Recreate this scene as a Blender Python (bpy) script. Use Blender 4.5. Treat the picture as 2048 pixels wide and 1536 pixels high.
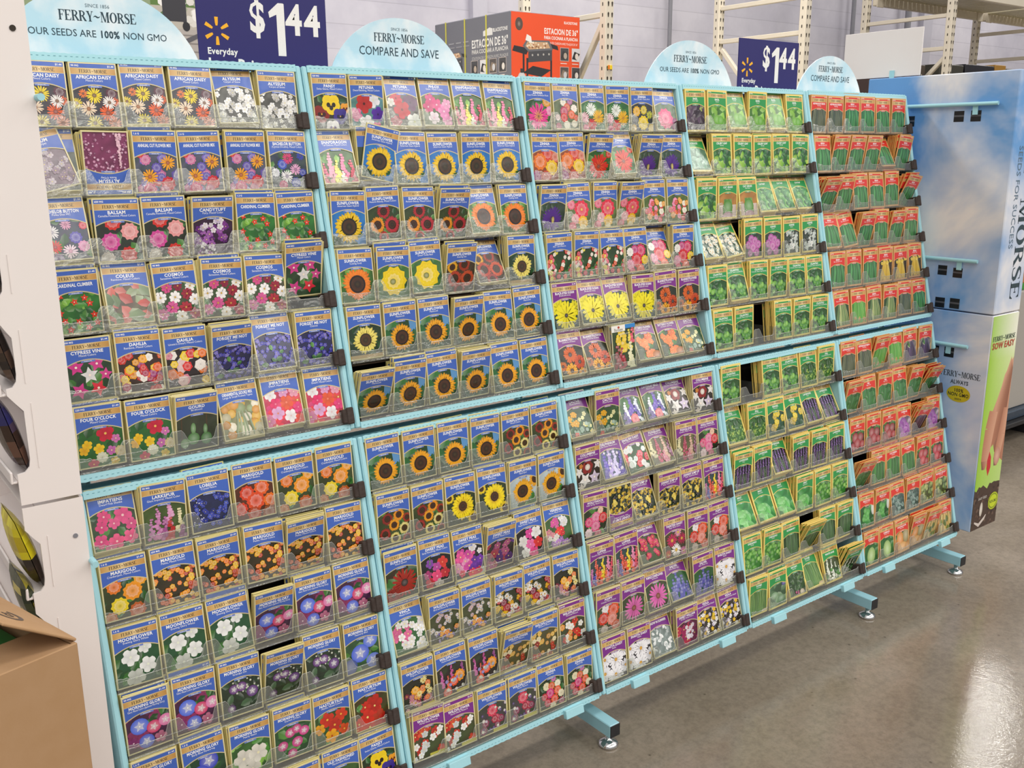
import bpy, math, random
from mathutils import Matrix, Vector

# ------------------------------------------------------------------ clear
for o in list(bpy.data.objects):
    bpy.data.objects.remove(o, do_unlink=True)
SC = bpy.context.scene
COL = SC.collection
PI = math.pi

# ------------------------------------------------------------------ camera
FPX = 1932.0
CAM = Vector((-0.948, -1.6438, 1.3706))
PITCH, ROLL, YAW = 0.2378263, -0.0069764, 0.6466636
FW = Vector((math.sin(YAW) * math.cos(PITCH), math.cos(YAW) * math.cos(PITCH), -math.sin(PITCH)))
_r = Vector((math.cos(YAW), -math.sin(YAW), 0))
_u = _r.cross(FW)
RT = math.cos(ROLL) * _r + math.sin(ROLL) * _u
UP = -math.sin(ROLL) * _r + math.cos(ROLL) * _u
cd = bpy.data.cameras.new('camera')
cam = bpy.data.objects.new('camera', cd)
COL.objects.link(cam)
cam.matrix_world = Matrix(((RT.x, UP.x, -FW.x, CAM.x), (RT.y, UP.y, -FW.y, CAM.y),
                           (RT.z, UP.z, -FW.z, CAM.z), (0, 0, 0, 1)))
cd.sensor_width = 36.0
cd.lens = FPX * 36.0 / 2048.0
cd.clip_start = 0.02
cd.clip_end = 100
SC.camera = cam

# ------------------------------------------------------------------ world, lamps, exposure
SC.view_settings.view_transform = 'Standard'
SC.view_settings.look = 'None'
SC.view_settings.gamma = 1.0
SC.view_settings.use_curve_mapping = False
SC.view_settings.exposure = 0.0
w = bpy.data.worlds.new('store_ambient')
SC.world = w
w.use_nodes = True
w.node_tree.nodes['Background'].inputs[0].default_value = (1.0, 0.985, 0.97, 1)
w.node_tree.nodes['Background'].inputs[1].default_value = 0.47


def lamp(x, y, z, sx, sy, power, col=(1.0, 0.96, 0.90)):
    ld = bpy.data.lights.new('ceiling_lamp', 'AREA')
    ld.shape = 'RECTANGLE'
    ld.size = sx
    ld.size_y = sy
    ld.energy = power
    ld.color = col
    o = bpy.data.objects.new('ceiling_lamp', ld)
    o.location = (x, y, z)
    COL.objects.link(o)
    return o


for ly, pw in ((-2.1, 44), (-4.3, 44), (-6.5, 44), (-9.0, 44)):
    for lx in (-2.6, 0.4, 3.4, 6.4, 9.4):
        lamp(lx, ly, 4.9, 2.2, 0.9, pw)
for lx in (-1.0, 2.2, 5.4, 13.5):
    lamp(lx, 3.4, 5.0, 2.4, 0.5, 125)
lamp(9.5, 3.1, 5.0, 0.5, 0.34, 34)

# ------------------------------------------------------------------ rack frame of reference
W = 0.58                      # width of one display case
TILT = 0.22367                # how far the rack leans back
ZF = -0.141                   # floor level
HU, HL, GAP = 0.7856, 0.7822, 0.0199
RACK = Matrix.Rotation(-TILT, 4, 'X')


# ------------------------------------------------------------------ helpers
def lin(h):
    h = h.lstrip('#')
    out = []
    for i in (0, 2, 4):
        c = int(h[i:i + 2], 16) / 255.0
        out.append(c / 12.92 if c <= 0.04045 else ((c + 0.055) / 1.055) ** 2.4)
    return (out[0], out[1], out[2], 1.0)


def mixc(a, b, t):
    return tuple(a[i] * (1 - t) + b[i] * t for i in range(3)) + (1.0,)


class MB:
    """collects polygons for one mesh"""
    def __init__(s):
        s.v, s.f, s.m, s.c = [], [], [], []

    def poly(s, pts, mat=0, cols=None):
        n = len(s.v)
        s.v.extend([tuple(p) for p in pts])
        s.f.append(tuple(range(n, n + len(pts))))
        s.m.append(mat)
        if cols is None:
            cols = [(1, 1, 1, 1)] * len(pts)
        elif isinstance(cols, tuple):
            cols = [cols] * len(pts)
        s.c.extend(cols)

    def mesh(s, verts, faces, mat=0, col=(1, 1, 1, 1)):
        n = len(s.v)
        s.v.extend([tuple(p) for p in verts])
        for f in faces:
            s.f.append(tuple(i + n for i in f))
            s.m.append(mat)
            s.c.extend([col] * len(f))

    def box(s, lo, hi, mat=0, col=(1, 1, 1, 1), M=None):
        x0, y0, z0 = lo
        x1, y1, z1 = hi
        v = [Vector(p) for p in ((x0, y0, z0), (x1, y0, z0), (x1, y1, z0), (x0, y1, z0),
                                 (x0, y0, z1), (x1, y0, z1), (x1, y1, z1), (x0, y1, z1))]
        if M is not None:
            v = [M @ p for p in v]
        s.mesh(v, [(0, 3, 2, 1), (4, 5, 6, 7), (0, 1, 5, 4), (1, 2, 6, 5), (2, 3, 7, 6), (3, 0, 4, 7)], mat, col)

    def bbox(s, lo, hi, b, mat=0, col=(1, 1, 1, 1), M=None):
        """box with chamfered edges"""
        bm_v, bm_f = chamfer_box(lo, hi, b)
        if M is not None:
            bm_v = [M @ Vector(p) for p in bm_v]
        s.mesh(bm_v, bm_f, mat, col)

    def tube(s, a, b, r, n=10, mat=0, col=(1, 1, 1, 1), r2=None):
        a, b = Vector(a), Vector(b)
        d = (b - a).normalized()
        t = Vector((0, 0, 1)) if abs(d.z) < 0.9 else Vector((1, 0, 0))
        e1 = d.cross(t).normalized()
        e2 = d.cross(e1)
        r2 = r if r2 is None else r2
        v = []
        for p, rr in ((a, r), (b, r2)):
            for i in range(n):
                an = 2 * PI * i / n
                v.append(p + e1 * math.cos(an) * rr + e2 * math.sin(an) * rr)
        f = [(i, (i + 1) % n, n + (i + 1) % n, n + i) for i in range(n)]
        f += [tuple(range(n - 1, -1, -1)), tuple(range(n, 2 * n))]
        s.mesh(v, f, mat, col)

    def lathe(s, c, prof, n=16, mat=0, col=(1, 1, 1, 1)):
        v = []
        for r, z in prof:
            for i in range(n):
                an = 2 * PI * i / n
                v.append((c[0] + r * math.cos(an), c[1] + r * math.sin(an), c[2] + z))
        f = []
        for k in range(len(prof) - 1):
            for i in range(n):
                j = (i + 1) % n
                f.append((k * n + i, k * n + j, (k + 1) * n + j, (k + 1) * n + i))
        f.append(tuple(range(n - 1, -1, -1)))
        f.append(tuple(range((len(prof) - 1) * n, len(prof) * n)))
        s.mesh(v, f, mat, col)

    def prism(s, pts, fr, d, mat=0, col=(1, 1, 1, 1)):
        """flat outline pts (x,y) in the frame fr, given the thickness d along -normal"""
        o, ex, ey, nn = fr
        a = [o + ex * p[0] + ey * p[1] for p in pts]
        b = [p - nn * d for p in a]
        n = len(a)
        f = [tuple(range(n)), tuple(range(2 * n - 1, n - 1, -1))]
        f += [(i, n + i, n + (i + 1) % n, (i + 1) % n) for i in range(n)]
        s.mesh(a + b, f, mat, col)

    def data(s, name, mats, smooth=False):
        me = bpy.data.meshes.new(name)
        me.from_pydata(s.v, [], s.f)
        for m in mats:
            me.materials.append(m)
        if len(mats) > 1:
            me.polygons.foreach_set('material_index', s.m)
        ca = me.color_attributes.new('Col', 'FLOAT_COLOR', 'CORNER')
        flat = []
        for c in s.c:
            flat.extend(c)
        ca.data.foreach_set('color', flat)
        if smooth:
            me.polygons.foreach_set('use_smooth', [True] * len(me.polygons))
        me.update()
        return me

    def build(s, name, mats, parent=None, M=None, smooth=False):
        if not isinstance(mats, (list, tuple)):
            mats = [mats]
        o = bpy.data.objects.new(name, s.data(name, mats, smooth))
        COL.objects.link(o)
        if parent is not None:
            o.parent = parent
        if M is not None:
            o.matrix_basis = M
        return o


def chamfer_box(lo, hi, b):
    x = (lo[0], lo[0] + b, hi[0] - b, hi[0])
    y = (lo[1], lo[1] + b, hi[1] - b, hi[1])
    z = (lo[2], lo[2] + b, hi[2] - b, hi[2])
    v, idx, f = [], {}, []

    def V(i, j, k):
        key = (i, j, k)
        if key not in idx:
            idx[key] = len(v)
            v.append((x[i], y[j], z[k]))
        return idx[key]
    # big faces
    f += [(V(1, 2, 0), V(2, 2, 0), V(2, 1, 0), V(1, 1, 0)), (V(1, 1, 3), V(2, 1, 3), V(2, 2, 3), V(1, 2, 3))]
    f += [(V(1, 0, 1), V(2, 0, 1), V(2, 0, 2), V(1, 0, 2)), (V(1, 3, 2), V(2, 3, 2), V(2, 3, 1), V(1, 3, 1))]
    f += [(V(0, 2, 1), V(0, 1, 1), V(0, 1, 2), V(0, 2, 2)), (V(3, 1, 1), V(3, 2, 1), V(3, 2, 2), V(3, 1, 2))]
    # edges
    f += [(V(1, 1, 0), V(2, 1, 0), V(2, 0, 1), V(1, 0, 1)), (V(2, 2, 0), V(1, 2, 0), V(1, 3, 1), V(2, 3, 1))]
    f += [(V(1, 0, 2), V(2, 0, 2), V(2, 1, 3), V(1, 1, 3)), (V(2, 3, 2), V(1, 3, 2), V(1, 2, 3), V(2, 2, 3))]
    f += [(V(0, 1, 1), V(1, 0, 1), V(1, 0, 2), V(0, 1, 2)), (V(2, 0, 1), V(3, 1, 1), V(3, 1, 2), V(2, 0, 2))]
    f += [(V(1, 3, 1), V(0, 2, 1), V(0, 2, 2), V(1, 3, 2)), (V(3, 2, 1), V(2, 3, 1), V(2, 3, 2), V(3, 2, 2))]
    f += [(V(1, 2, 0), V(1, 1, 0), V(0, 1, 1), V(0, 2, 1)), (V(2, 1, 0), V(2, 2, 0), V(3, 2, 1), V(3, 1, 1))]
    f += [(V(0, 2, 2), V(0, 1, 2), V(1, 1, 3), V(1, 2, 3)), (V(3, 1, 2), V(3, 2, 2), V(2, 2, 3), V(2, 1, 3))]
    # corners
    f += [(V(1, 1, 0), V(1, 0, 1), V(0, 1, 1)), (V(2, 1, 0), V(3, 1, 1), V(2, 0, 1)),
          (V(1, 2, 0), V(0, 2, 1), V(1, 3, 1)), (V(2, 2, 0), V(2, 3, 1), V(3, 2, 1)),
          (V(1, 1, 3), V(0, 1, 2), V(1, 0, 2)), (V(2, 1, 3), V(2, 0, 2), V(3, 1, 2)),
          (V(1, 2, 3), V(1, 3, 2), V(0, 2, 2)), (V(2, 2, 3), V(3, 2, 2), V(2, 3, 2))]
    return v, f


def empty(name, loc=(0, 0, 0), M=None):
    o = bpy.data.objects.new(name, None)
    o.empty_display_size = 0.05
    COL.objects.link(o)
    if M is not None:
        o.matrix_basis = M
    else:
        o.location = loc
    return o


def tag(o, label, cat, group=None, kind=None):
    o['label'] = label
    o['category'] = cat
    if group:
        o['group'] = group
    if kind:
        o['kind'] = kind
    return o


# ------------------------------------------------------------------ materials
def nodes_of(name):
    m = bpy.data.materials.new(name)
    m.use_nodes = True
    nt = m.node_tree
    return m, nt, nt.nodes['Principled BSDF'], nt.links


def N(nt, kind, **kw):
    n = nt.nodes.new(kind)
    for k, v in kw.items():
        if hasattr(n, k):
            setattr(n, k, v)
        else:
            n.inputs[k].default_value = v
    return n


def plain(name, hexcol, rough=0.6, spec=0.4, metal=0.0, var=0.06, scale=40, bump=0.0, bscale=200):
    """one colour with a faint mottling and an optional fine bump"""
    m, nt, b, L = nodes_of(name)
    c = lin(hexcol)
    tc = N(nt, 'ShaderNodeTexCoord')
    no = N(nt, 'ShaderNodeTexNoise', Scale=scale, Detail=4)
    L.new(tc.outputs['Object'], no.inputs['Vector'])
    mr = N(nt, 'ShaderNodeMix', data_type='RGBA')
    mr.inputs[6].default_value = mixc(c, (0, 0, 0, 1), var)
    mr.inputs[7].default_value = mixc(c, (1, 1, 1, 1), var * 0.5)
    L.new(no.outputs[0], mr.inputs[0])
    L.new(mr.outputs[2], b.inputs['Base Color'])
    b.inputs['Roughness'].default_value = rough
    b.inputs['Specular IOR Level'].default_value = spec
    b.inputs['Metallic'].default_value = metal
    if bump:
        n2 = N(nt, 'ShaderNodeTexNoise', Scale=bscale, Detail=3)
        L.new(tc.outputs['Object'], n2.inputs['Vector'])
        bp = N(nt, 'ShaderNodeBump', Strength=bump, Distance=0.002)
        L.new(n2.outputs[0], bp.inputs['Height'])
        L.new(bp.outputs[0], b.inputs['Normal'])
    return m


def printed(name, rough, spec, bump=0.0, grain=0.05):
    """ink on paper: the ink colour of each printed shape, with a faint print grain"""
    m, nt, b, L = nodes_of(name)
    at = N(nt, 'ShaderNodeAttribute', attribute_name='Col')
    tc = N(nt, 'ShaderNodeTexCoord')
    no = N(nt, 'ShaderNodeTexNoise', Scale=700, Detail=2)
    L.new(tc.outputs['Object'], no.inputs['Vector'])
    hs = N(nt, 'ShaderNodeHueSaturation')
    mp = N(nt, 'ShaderNodeMapRange')
    mp.inputs[3].default_value = 1 - grain * 2
    mp.inputs[4].default_value = 1 + grain * 2
    L.new(no.outputs[0], mp.inputs[0])
    L.new(mp.outputs[0], hs.inputs['Value'])
    L.new(at.outputs['Color'], hs.inputs['Color'])
    L.new(hs.outputs[0], b.inputs['Base Color'])
    b.inputs['Roughness'].default_value = rough
    b.inputs['Specular IOR Level'].default_value = spec
    if bump:
        n2 = N(nt, 'ShaderNodeTexNoise', Scale=26, Detail=2)
        L.new(tc.outputs['Object'], n2.inputs['Vector'])
        bp = N(nt, 'ShaderNodeBump', Strength=bump, Distance=0.01)
        L.new(n2.outputs[0], bp.inputs['Height'])
        L.new(bp.outputs[0], b.inputs['Normal'])
    return m


def clear_plastic(name, haze):
    m, nt, b, L = nodes_of(name)
    nt.nodes.remove(b)
    out = nt.nodes['Material Output']
    tr = N(nt, 'ShaderNodeBsdfTransparent')
    tr.inputs[0].default_value = (0.95, 0.96, 0.94, 1)
    df = N(nt, 'ShaderNodeBsdfDiffuse')
    df.inputs[0].default_value = (0.8, 0.8, 0.78, 1)
    gl = N(nt, 'ShaderNodeBsdfGlossy')
    gl.inputs['Roughness'].default_value = 0.12
    tc = N(nt, 'ShaderNodeTexCoord')
    no = N(nt, 'ShaderNodeTexNoise', Scale=38, Detail=3, Distortion=1.2)
    L.new(tc.outputs['Object'], no.inputs['Vector'])
    bp = N(nt, 'ShaderNodeBump', Strength=0.28, Distance=0.01)
    L.new(no.outputs[0], bp.inputs['Height'])
    L.new(bp.outputs[0], gl.inputs['Normal'])
    m1 = N(nt, 'ShaderNodeMixShader')
    m1.inputs[0].default_value = haze
    L.new(tr.outputs[0], m1.inputs[1])
    L.new(df.outputs[0], m1.inputs[2])
    lw = N(nt, 'ShaderNodeLayerWeight', Blend=0.5)
    pw = N(nt, 'ShaderNodeMath', operation='POWER')
    pw.inputs[1].default_value = 5.0
    L.new(lw.outputs['Facing'], pw.inputs[0])
    ml = N(nt, 'ShaderNodeMath', operation='MULTIPLY_ADD')
    ml.inputs[1].default_value = 0.9
    ml.inputs[2].default_value = 0.07
    L.new(pw.outputs[0], ml.inputs[0])
    m2 = N(nt, 'ShaderNodeMixShader')
    L.new(ml.outputs[0], m2.inputs[0])
    L.new(m1.outputs[0], m2.inputs[1])
    L.new(gl.outputs[0], m2.inputs[2])
    L.new(m2.outputs[0], out.inputs[0])
    return m


def sky_print(name, c_lo, c_hi, scale, off=(0, 0, 0), rough=0.35, lo=0.42, hi=0.62):
    """a printed photograph of clouds on blue sky"""
    m, nt, b, L = nodes_of(name)
    tc = N(nt, 'ShaderNodeTexCoord')
    mp = N(nt, 'ShaderNodeMapping')
    mp.inputs['Location'].default_value = off
    L.new(tc.outputs['Object'], mp.inputs[0])
    no = N(nt, 'ShaderNodeTexNoise', Scale=scale, Detail=5, Roughness=0.5, Distortion=0.3)
    L.new(mp.outputs[0], no.inputs['Vector'])
    cr = N(nt, 'ShaderNodeValToRGB')
    cr.color_ramp.elements[0].position = lo
    cr.color_ramp.elements[0].color = lin(c_lo)
    cr.color_ramp.elements[1].position = hi
    cr.color_ramp.elements[1].color = lin(c_hi)
    L.new(no.outputs[0], cr.inputs[0])
    L.new(cr.outputs[0], b.inputs['Base Color'])
    b.inputs['Roughness'].default_value = rough
    b.inputs['Specular IOR Level'].default_value = 0.5
    return m


def concrete():
    m, nt, b, L = nodes_of('polished_concrete')
    tc = N(nt, 'ShaderNodeTexCoord')
    n1 = N(nt, 'ShaderNodeTexNoise', Scale=2.2, Detail=6, Roughness=0.6)
    n2 = N(nt, 'ShaderNodeTexNoise', Scale=60, Detail=5, Roughness=0.7)
    n3 = N(nt, 'ShaderNodeTexVoronoi', Scale=14)
    for n in (n1, n2, n3):
        L.new(tc.outputs['Object'], n.inputs['Vector'])
    c1 = N(nt, 'ShaderNodeValToRGB')
    c1.color_ramp.elements[0].position = 0.3
    c1.color_ramp.elements[0].color = lin('7d7161')
    c1.color_ramp.elements[1].position = 0.7
    c1.color_ramp.elements[1].color = lin('968a7c')
    L.new(n1.outputs[0], c1.inputs[0])
    c2 = N(nt, 'ShaderNodeValToRGB')
    c2.color_ramp.elements[0].position = 0.3
    c2.color_ramp.elements[0].color = (0.72, 0.72, 0.72, 1)
    c2.color_ramp.elements[1].position = 0.6
    c2.color_ramp.elements[1].color = (1, 1, 1, 1)
    L.new(n2.outputs[0], c2.inputs[0])
    c3 = N(nt, 'ShaderNodeValToRGB')
    c3.color_ramp.elements[0].position = 0.02
    c3.color_ramp.elements[0].color = (0.35, 0.33, 0.3, 1)
    c3.color_ramp.elements[1].position = 0.075
    c3.color_ramp.elements[1].color = (1, 1, 1, 1)
    L.new(n3.outputs['Distance'], c3.inputs[0])
    a = N(nt, 'ShaderNodeMix', data_type='RGBA', blend_type='MULTIPLY')
    a.inputs[0].default_value = 1
    L.new(c1.outputs[0], a.inputs[6])
    L.new(c2.outputs[0], a.inputs[7])
    a2 = N(nt, 'ShaderNodeMix', data_type='RGBA', blend_type='MULTIPLY')
    a2.inputs[0].default_value = 0.8
    L.new(a.outputs[2], a2.inputs[6])
    L.new(c3.outputs[0], a2.inputs[7])
    L.new(a2.outputs[2], b.inputs['Base Color'])
    b.inputs['Roughness'].default_value = 0.065
    b.inputs['Specular IOR Level'].default_value = 0.5
    bp = N(nt, 'ShaderNodeBump', Strength=0.05, Distance=0.01)
    L.new(n2.outputs[0], bp.inputs['Height'])
    L.new(bp.outputs[0], b.inputs['Normal'])
    return m


def block_wall():
    """painted concrete blocks laid in courses"""
    m, nt, b, L = nodes_of('painted_block_wall')
    tc = N(nt, 'ShaderNodeTexCoord')
    mp = N(nt, 'ShaderNodeMapping')
    mp.inputs['Rotation'].default_value = (PI / 2, 0, 0)
    L.new(tc.outputs['Object'], mp.inputs[0])
    br = N(nt, 'ShaderNodeTexBrick', offset=0.0)
    br.inputs['Color1'].default_value = lin('cfccd6')
    br.inputs['Color2'].default_value = lin('cac7d2')
    br.inputs['Mortar'].default_value = lin('bbb8c3')
    br.inputs['Scale'].default_value = 1.0
    br.inputs['Mortar Size'].default_value = 0.004
    br.inputs['Brick Width'].default_value = 6.0
    br.inputs['Row Height'].default_value = 0.2
    L.new(mp.outputs[0], br.inputs['Vector'])
    no = N(nt, 'ShaderNodeTexNoise', Scale=1.3, Detail=5, Roughness=0.65)
    L.new(tc.outputs['Object'], no.inputs['Vector'])
    cr = N(nt, 'ShaderNodeValToRGB')
    cr.color_ramp.elements[0].position = 0.25
    cr.color_ramp.elements[0].color = (0.74, 0.74, 0.78, 1)
    cr.color_ramp.elements[1].position = 0.65
    cr.color_ramp.elements[1].color = (1, 1, 1, 1)
    L.new(no.outputs[0], cr.inputs[0])
    a = N(nt, 'ShaderNodeMix', data_type='RGBA', blend_type='MULTIPLY')
    a.inputs[0].default_value = 1
    L.new(br.outputs[0], a.inputs[6])
    L.new(cr.outputs[0], a.inputs[7])
    L.new(a.outputs[2], b.inputs['Base Color'])
    b.inputs['Roughness'].default_value = 0.7
    return m


M_PRINT = printed('printed_seed_packet', 0.22, 0.9, 0.10)
M_CARDPRINT = printed('printed_card', 0.42, 0.45)
M_BLUE = plain('light_blue_card', 'a9dde7', 0.6, 0.3, var=0.05, scale=30, bump=0.12, bscale=300)
M_SLITSHADE = plain('perforation_slit_shade', '5f9aa6', 0.9, 0.1)  # darker teal of flat dashes, painted in for the shade inside the slits
M_BLUEMETAL = plain('light_blue_steel', 'a2d3e0', 0.35, 0.5, var=0.03)
M_KRAFT = plain('brown_kraft_card', '8a6a47', 0.85, 0.2, var=0.12, scale=60)
M_SHADEDKRAFT = plain('shaded_kraft_card', '4a3626', 0.85, 0.2, var=0.12, scale=60)  # kraft darkened: the shade inside the cases is put into this colour
M_DARKTAB = plain('dark_brown_card', '32221a', 0.7, 0.3, var=0.1, scale=120)
M_CARTON = plain('brown_carton', 'b08a62', 0.85, 0.15, var=0.10, scale=25, bump=0.1, bscale=150)
M_CLEAR = clear_plastic('clear_plastic', 0.05)
M_EDGEHIGHLIGHT = clear_plastic('clear_plastic_edge_highlight', 0.5)  # whitened plastic that paints the highlight line along the lip's edge
M_WHITE = plain('white_card', 'f1e9e6', 0.6, 0.3, var=0.02, scale=15)
M_CHROME = plain('chrome', 'd8d8d8', 0.12, 0.5, metal=1.0, var=0.02)
M_BLACK = plain('black_plastic', '15151a', 0.5, 0.4)
M_RACKING = plain('cream_racking_steel', 'ddd3c0', 0.45, 0.45, var=0.07, scale=8)
M_HOLE = plain('dark_opening', '3a332c', 0.9, 0.1)
M_DECK = plain('galvanised_deck', 'cfc6a6', 0.5, 0.5, var=0.12, scale=10)
M_PIPE = plain('grey_conduit', '84848c', 0.5, 0.4)
M_SKYHEAD = sky_print('sky_print_header', 'c0e6f6', 'f6fcff', 9.0, rough=0.25)
M_SKYBOX = sky_print('sky_print_side', '6a9fd8', 'f4f0ee', 2.6, (0.3, 1.7, 0.2), rough=0.4, lo=0.44, hi=0.66)
M_SKYEND = sky_print('sky_print_end', '8db9e8', 'eef3fb', 4.0, (0.0, 0.4, 1.0), rough=0.35)

# ------------------------------------------------------------------ lettering
CHARS = ("ABCDEFGHIJKLMNOPQRSTUVWXYZabcdefghijklmnopqrstuvwxyz0123456789"
         "$%.,'-!&()\"")
GLY = {}


def make_glyphs():
    dg_obj = bpy.data.curves.new('lettering', 'FONT')
    dg_obj.resolution_u = 2
    to = bpy.data.objects.new('lettering', dg_obj)
    COL.objects.link(to)

    def shape(body, off):
        dg_obj.body = body
        dg_obj.offset = off
        bpy.context.view_layer.update()
        ev = to.evaluated_get(bpy.context.evaluated_depsgraph_get())
        me = ev.to_mesh()
        v = [(p.co.x, p.co.y) for p in me.vertices]
        f = [tuple(p.vertices) for p in me.polygons]
        ev.to_mesh_clear()
        return v, f
    hv, _ = shape('H', 0)
    cap = max(p[1] for p in hv)
    wHH = max(p[0] for p in shape('HH', 0)[0])
    for bold, off in ((0, 0.0), (1, 0.028)):
        for ch in CHARS:
            v, f = shape(ch, off)
            adv = max(p[0] for p in shape('H' + ch + 'H', 0)[0]) - wHH
            GLY[(ch, bold)] = ([(x / cap, y / cap) for x, y in v], f, (adv + off * 1.4) / cap)
        GLY[(' ', bold)] = ([], [], 0.38)
    bpy.data.objects.remove(to, do_unlink=True)
    bpy.data.curves.remove(dg_obj)


make_glyphs()


def ring(cx, cy, rx, ry, ix, iy, a0, a1, n=10):
    """quads of a ring sector with outer radii r and inner radii i"""
    out = []
    for k in range(n):
        t0, t1 = a0 + (a1 - a0) * k / n, a0 + (a1 - a0) * (k + 1) / n
        out.append([(cx + rx * math.cos(t0), cy + ry * math.sin(t0)), (cx + rx * math.cos(t1), cy + ry * math.sin(t1)),
                    (cx + ix * math.cos(t1), cy + iy * math.sin(t1)), (cx + ix * math.cos(t0), cy + iy * math.sin(t0))])
    return out


def rc(x0, y0, x1, y1):
    return [(x0, y0), (x1, y0), (x1, y1), (x0, y1)]


def stroke(pts, ws):
    """polygons along a 2D path with a width at each point"""
    L, R = [], []
    n = len(pts)
    for i in range(n):
        a = pts[max(i - 1, 0)]
        b = pts[min(i + 1, n - 1)]
        dx, dy = b[0] - a[0], b[1] - a[1]
        d = math.hypot(dx, dy) or 1
        nx, ny = -dy / d, dx / d
        h = ws[i] / 2
        L.append((pts[i][0] + nx * h, pts[i][1] + ny * h))
        R.append((pts[i][0] - nx * h, pts[i][1] - ny * h))
    return [[R[i], R[i + 1], L[i + 1], L[i]] for i in range(n - 1)]


def serif_glyphs():
    """bold Roman capitals for the packets' heading"""
    G = {}
    s, hl, sw = 0.05, 0.05, 0.17
    stem = [rc(0.07, 0, 0.07 + sw, 1), rc(0.0, 0, 0.31, s), rc(0.0, 1 - s, 0.31, 1)]
    G['F'] = (stem + [rc(0.2, 0.94, 0.58, 1), [(0.50, 0.94), (0.58, 0.74), (0.61, 0.74), (0.60, 1)],
                      rc(0.2, 0.49, 0.42, 0.55), rc(0.40, 0.40, 0.44, 0.64)], 0.64)
    G['E'] = (stem + [rc(0.2, 0.94, 0.60, 1), [(0.52, 0.94), (0.60, 0.76), (0.63, 0.76), (0.62, 1)],
                      rc(0.2, 0.49, 0.42, 0.55), rc(0.40, 0.41, 0.44, 0.63),
                      rc(0.2, 0, 0.62, 0.06), [(0.54, 0.06), (0.64, 0), (0.67, 0.28), (0.64, 0.28)]], 0.71)
    G['R'] = (stem + ring(0.30, 0.74, 0.33, 0.26, 0.17, 0.20, -PI / 2, PI / 2, 10) +
              [rc(0.2, 0.94, 0.31, 1), rc(0.2, 0.48, 0.31, 0.54),
               [(0.28, 0.52), (0.45, 0.52), (0.74, 0.06), (0.57, 0.0)], rc(0.55, 0, 0.79, s)], 0.77)
    G['Y'] = ([[(0.06, 1), (0.25, 1), (0.46, 0.44), (0.32, 0.40)], [(0.60, 1), (0.66, 1), (0.44, 0.42), (0.40, 0.46)],
               rc(0.29, 0, 0.46, 0.46), rc(0.20, 0, 0.55, s), rc(0.0, 1 - s, 0.33, 1), rc(0.52, 1 - s, 0.74, 1)], 0.74)
    G['M'] = ([rc(0.09, 0, 0.14, 1), rc(0.70, 0, 0.87, 1), [(0.08, 1), (0.28, 1), (0.54, 0.06), (0.44, 0.0)],
               [(0.44, 0.0), (0.50, 0.0), (0.76, 1), (0.70, 1)], rc(0.0, 0, 0.24, s), rc(0.62, 0, 0.95, s),
               rc(0.0, 1 - s, 0.2, 1), rc(0.74, 1 - s, 0.95, 1)], 0.99)
    G['O'] = (ring(0.39, 0.5, 0.39, 0.52, 0.20, 0.46, 0, 2 * PI, 24), 0.82)
    S = [(0.50, 0.74), (0.48, 0.90), (0.30, 0.98), (0.12, 0.90), (0.09, 0.75), (0.18, 0.62), (0.32, 0.52),
         (0.46, 0.40), (0.50, 0.24), (0.43, 0.08), (0.26, 0.02), (0.10, 0.08), (0.06, 0.28)]
    G['S'] = (stroke(S, [0.04, 0.06, 0.07, 0.13, 0.16, 0.18, 0.19, 0.18, 0.16, 0.13, 0.07, 0.06, 0.04]), 0.61)
    T = [(0.0, 0.42), (0.10, 0.52), (0.22, 0.55), (0.36, 0.47), (0.48, 0.42), (0.62, 0.46), (0.72, 0.56)]
    G['~'] = (stroke(T, [0.02, 0.08, 0.13, 0.15, 0.13, 0.08, 0.02]), 0.76)
    return G


SERIF = serif_glyphs()


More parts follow.
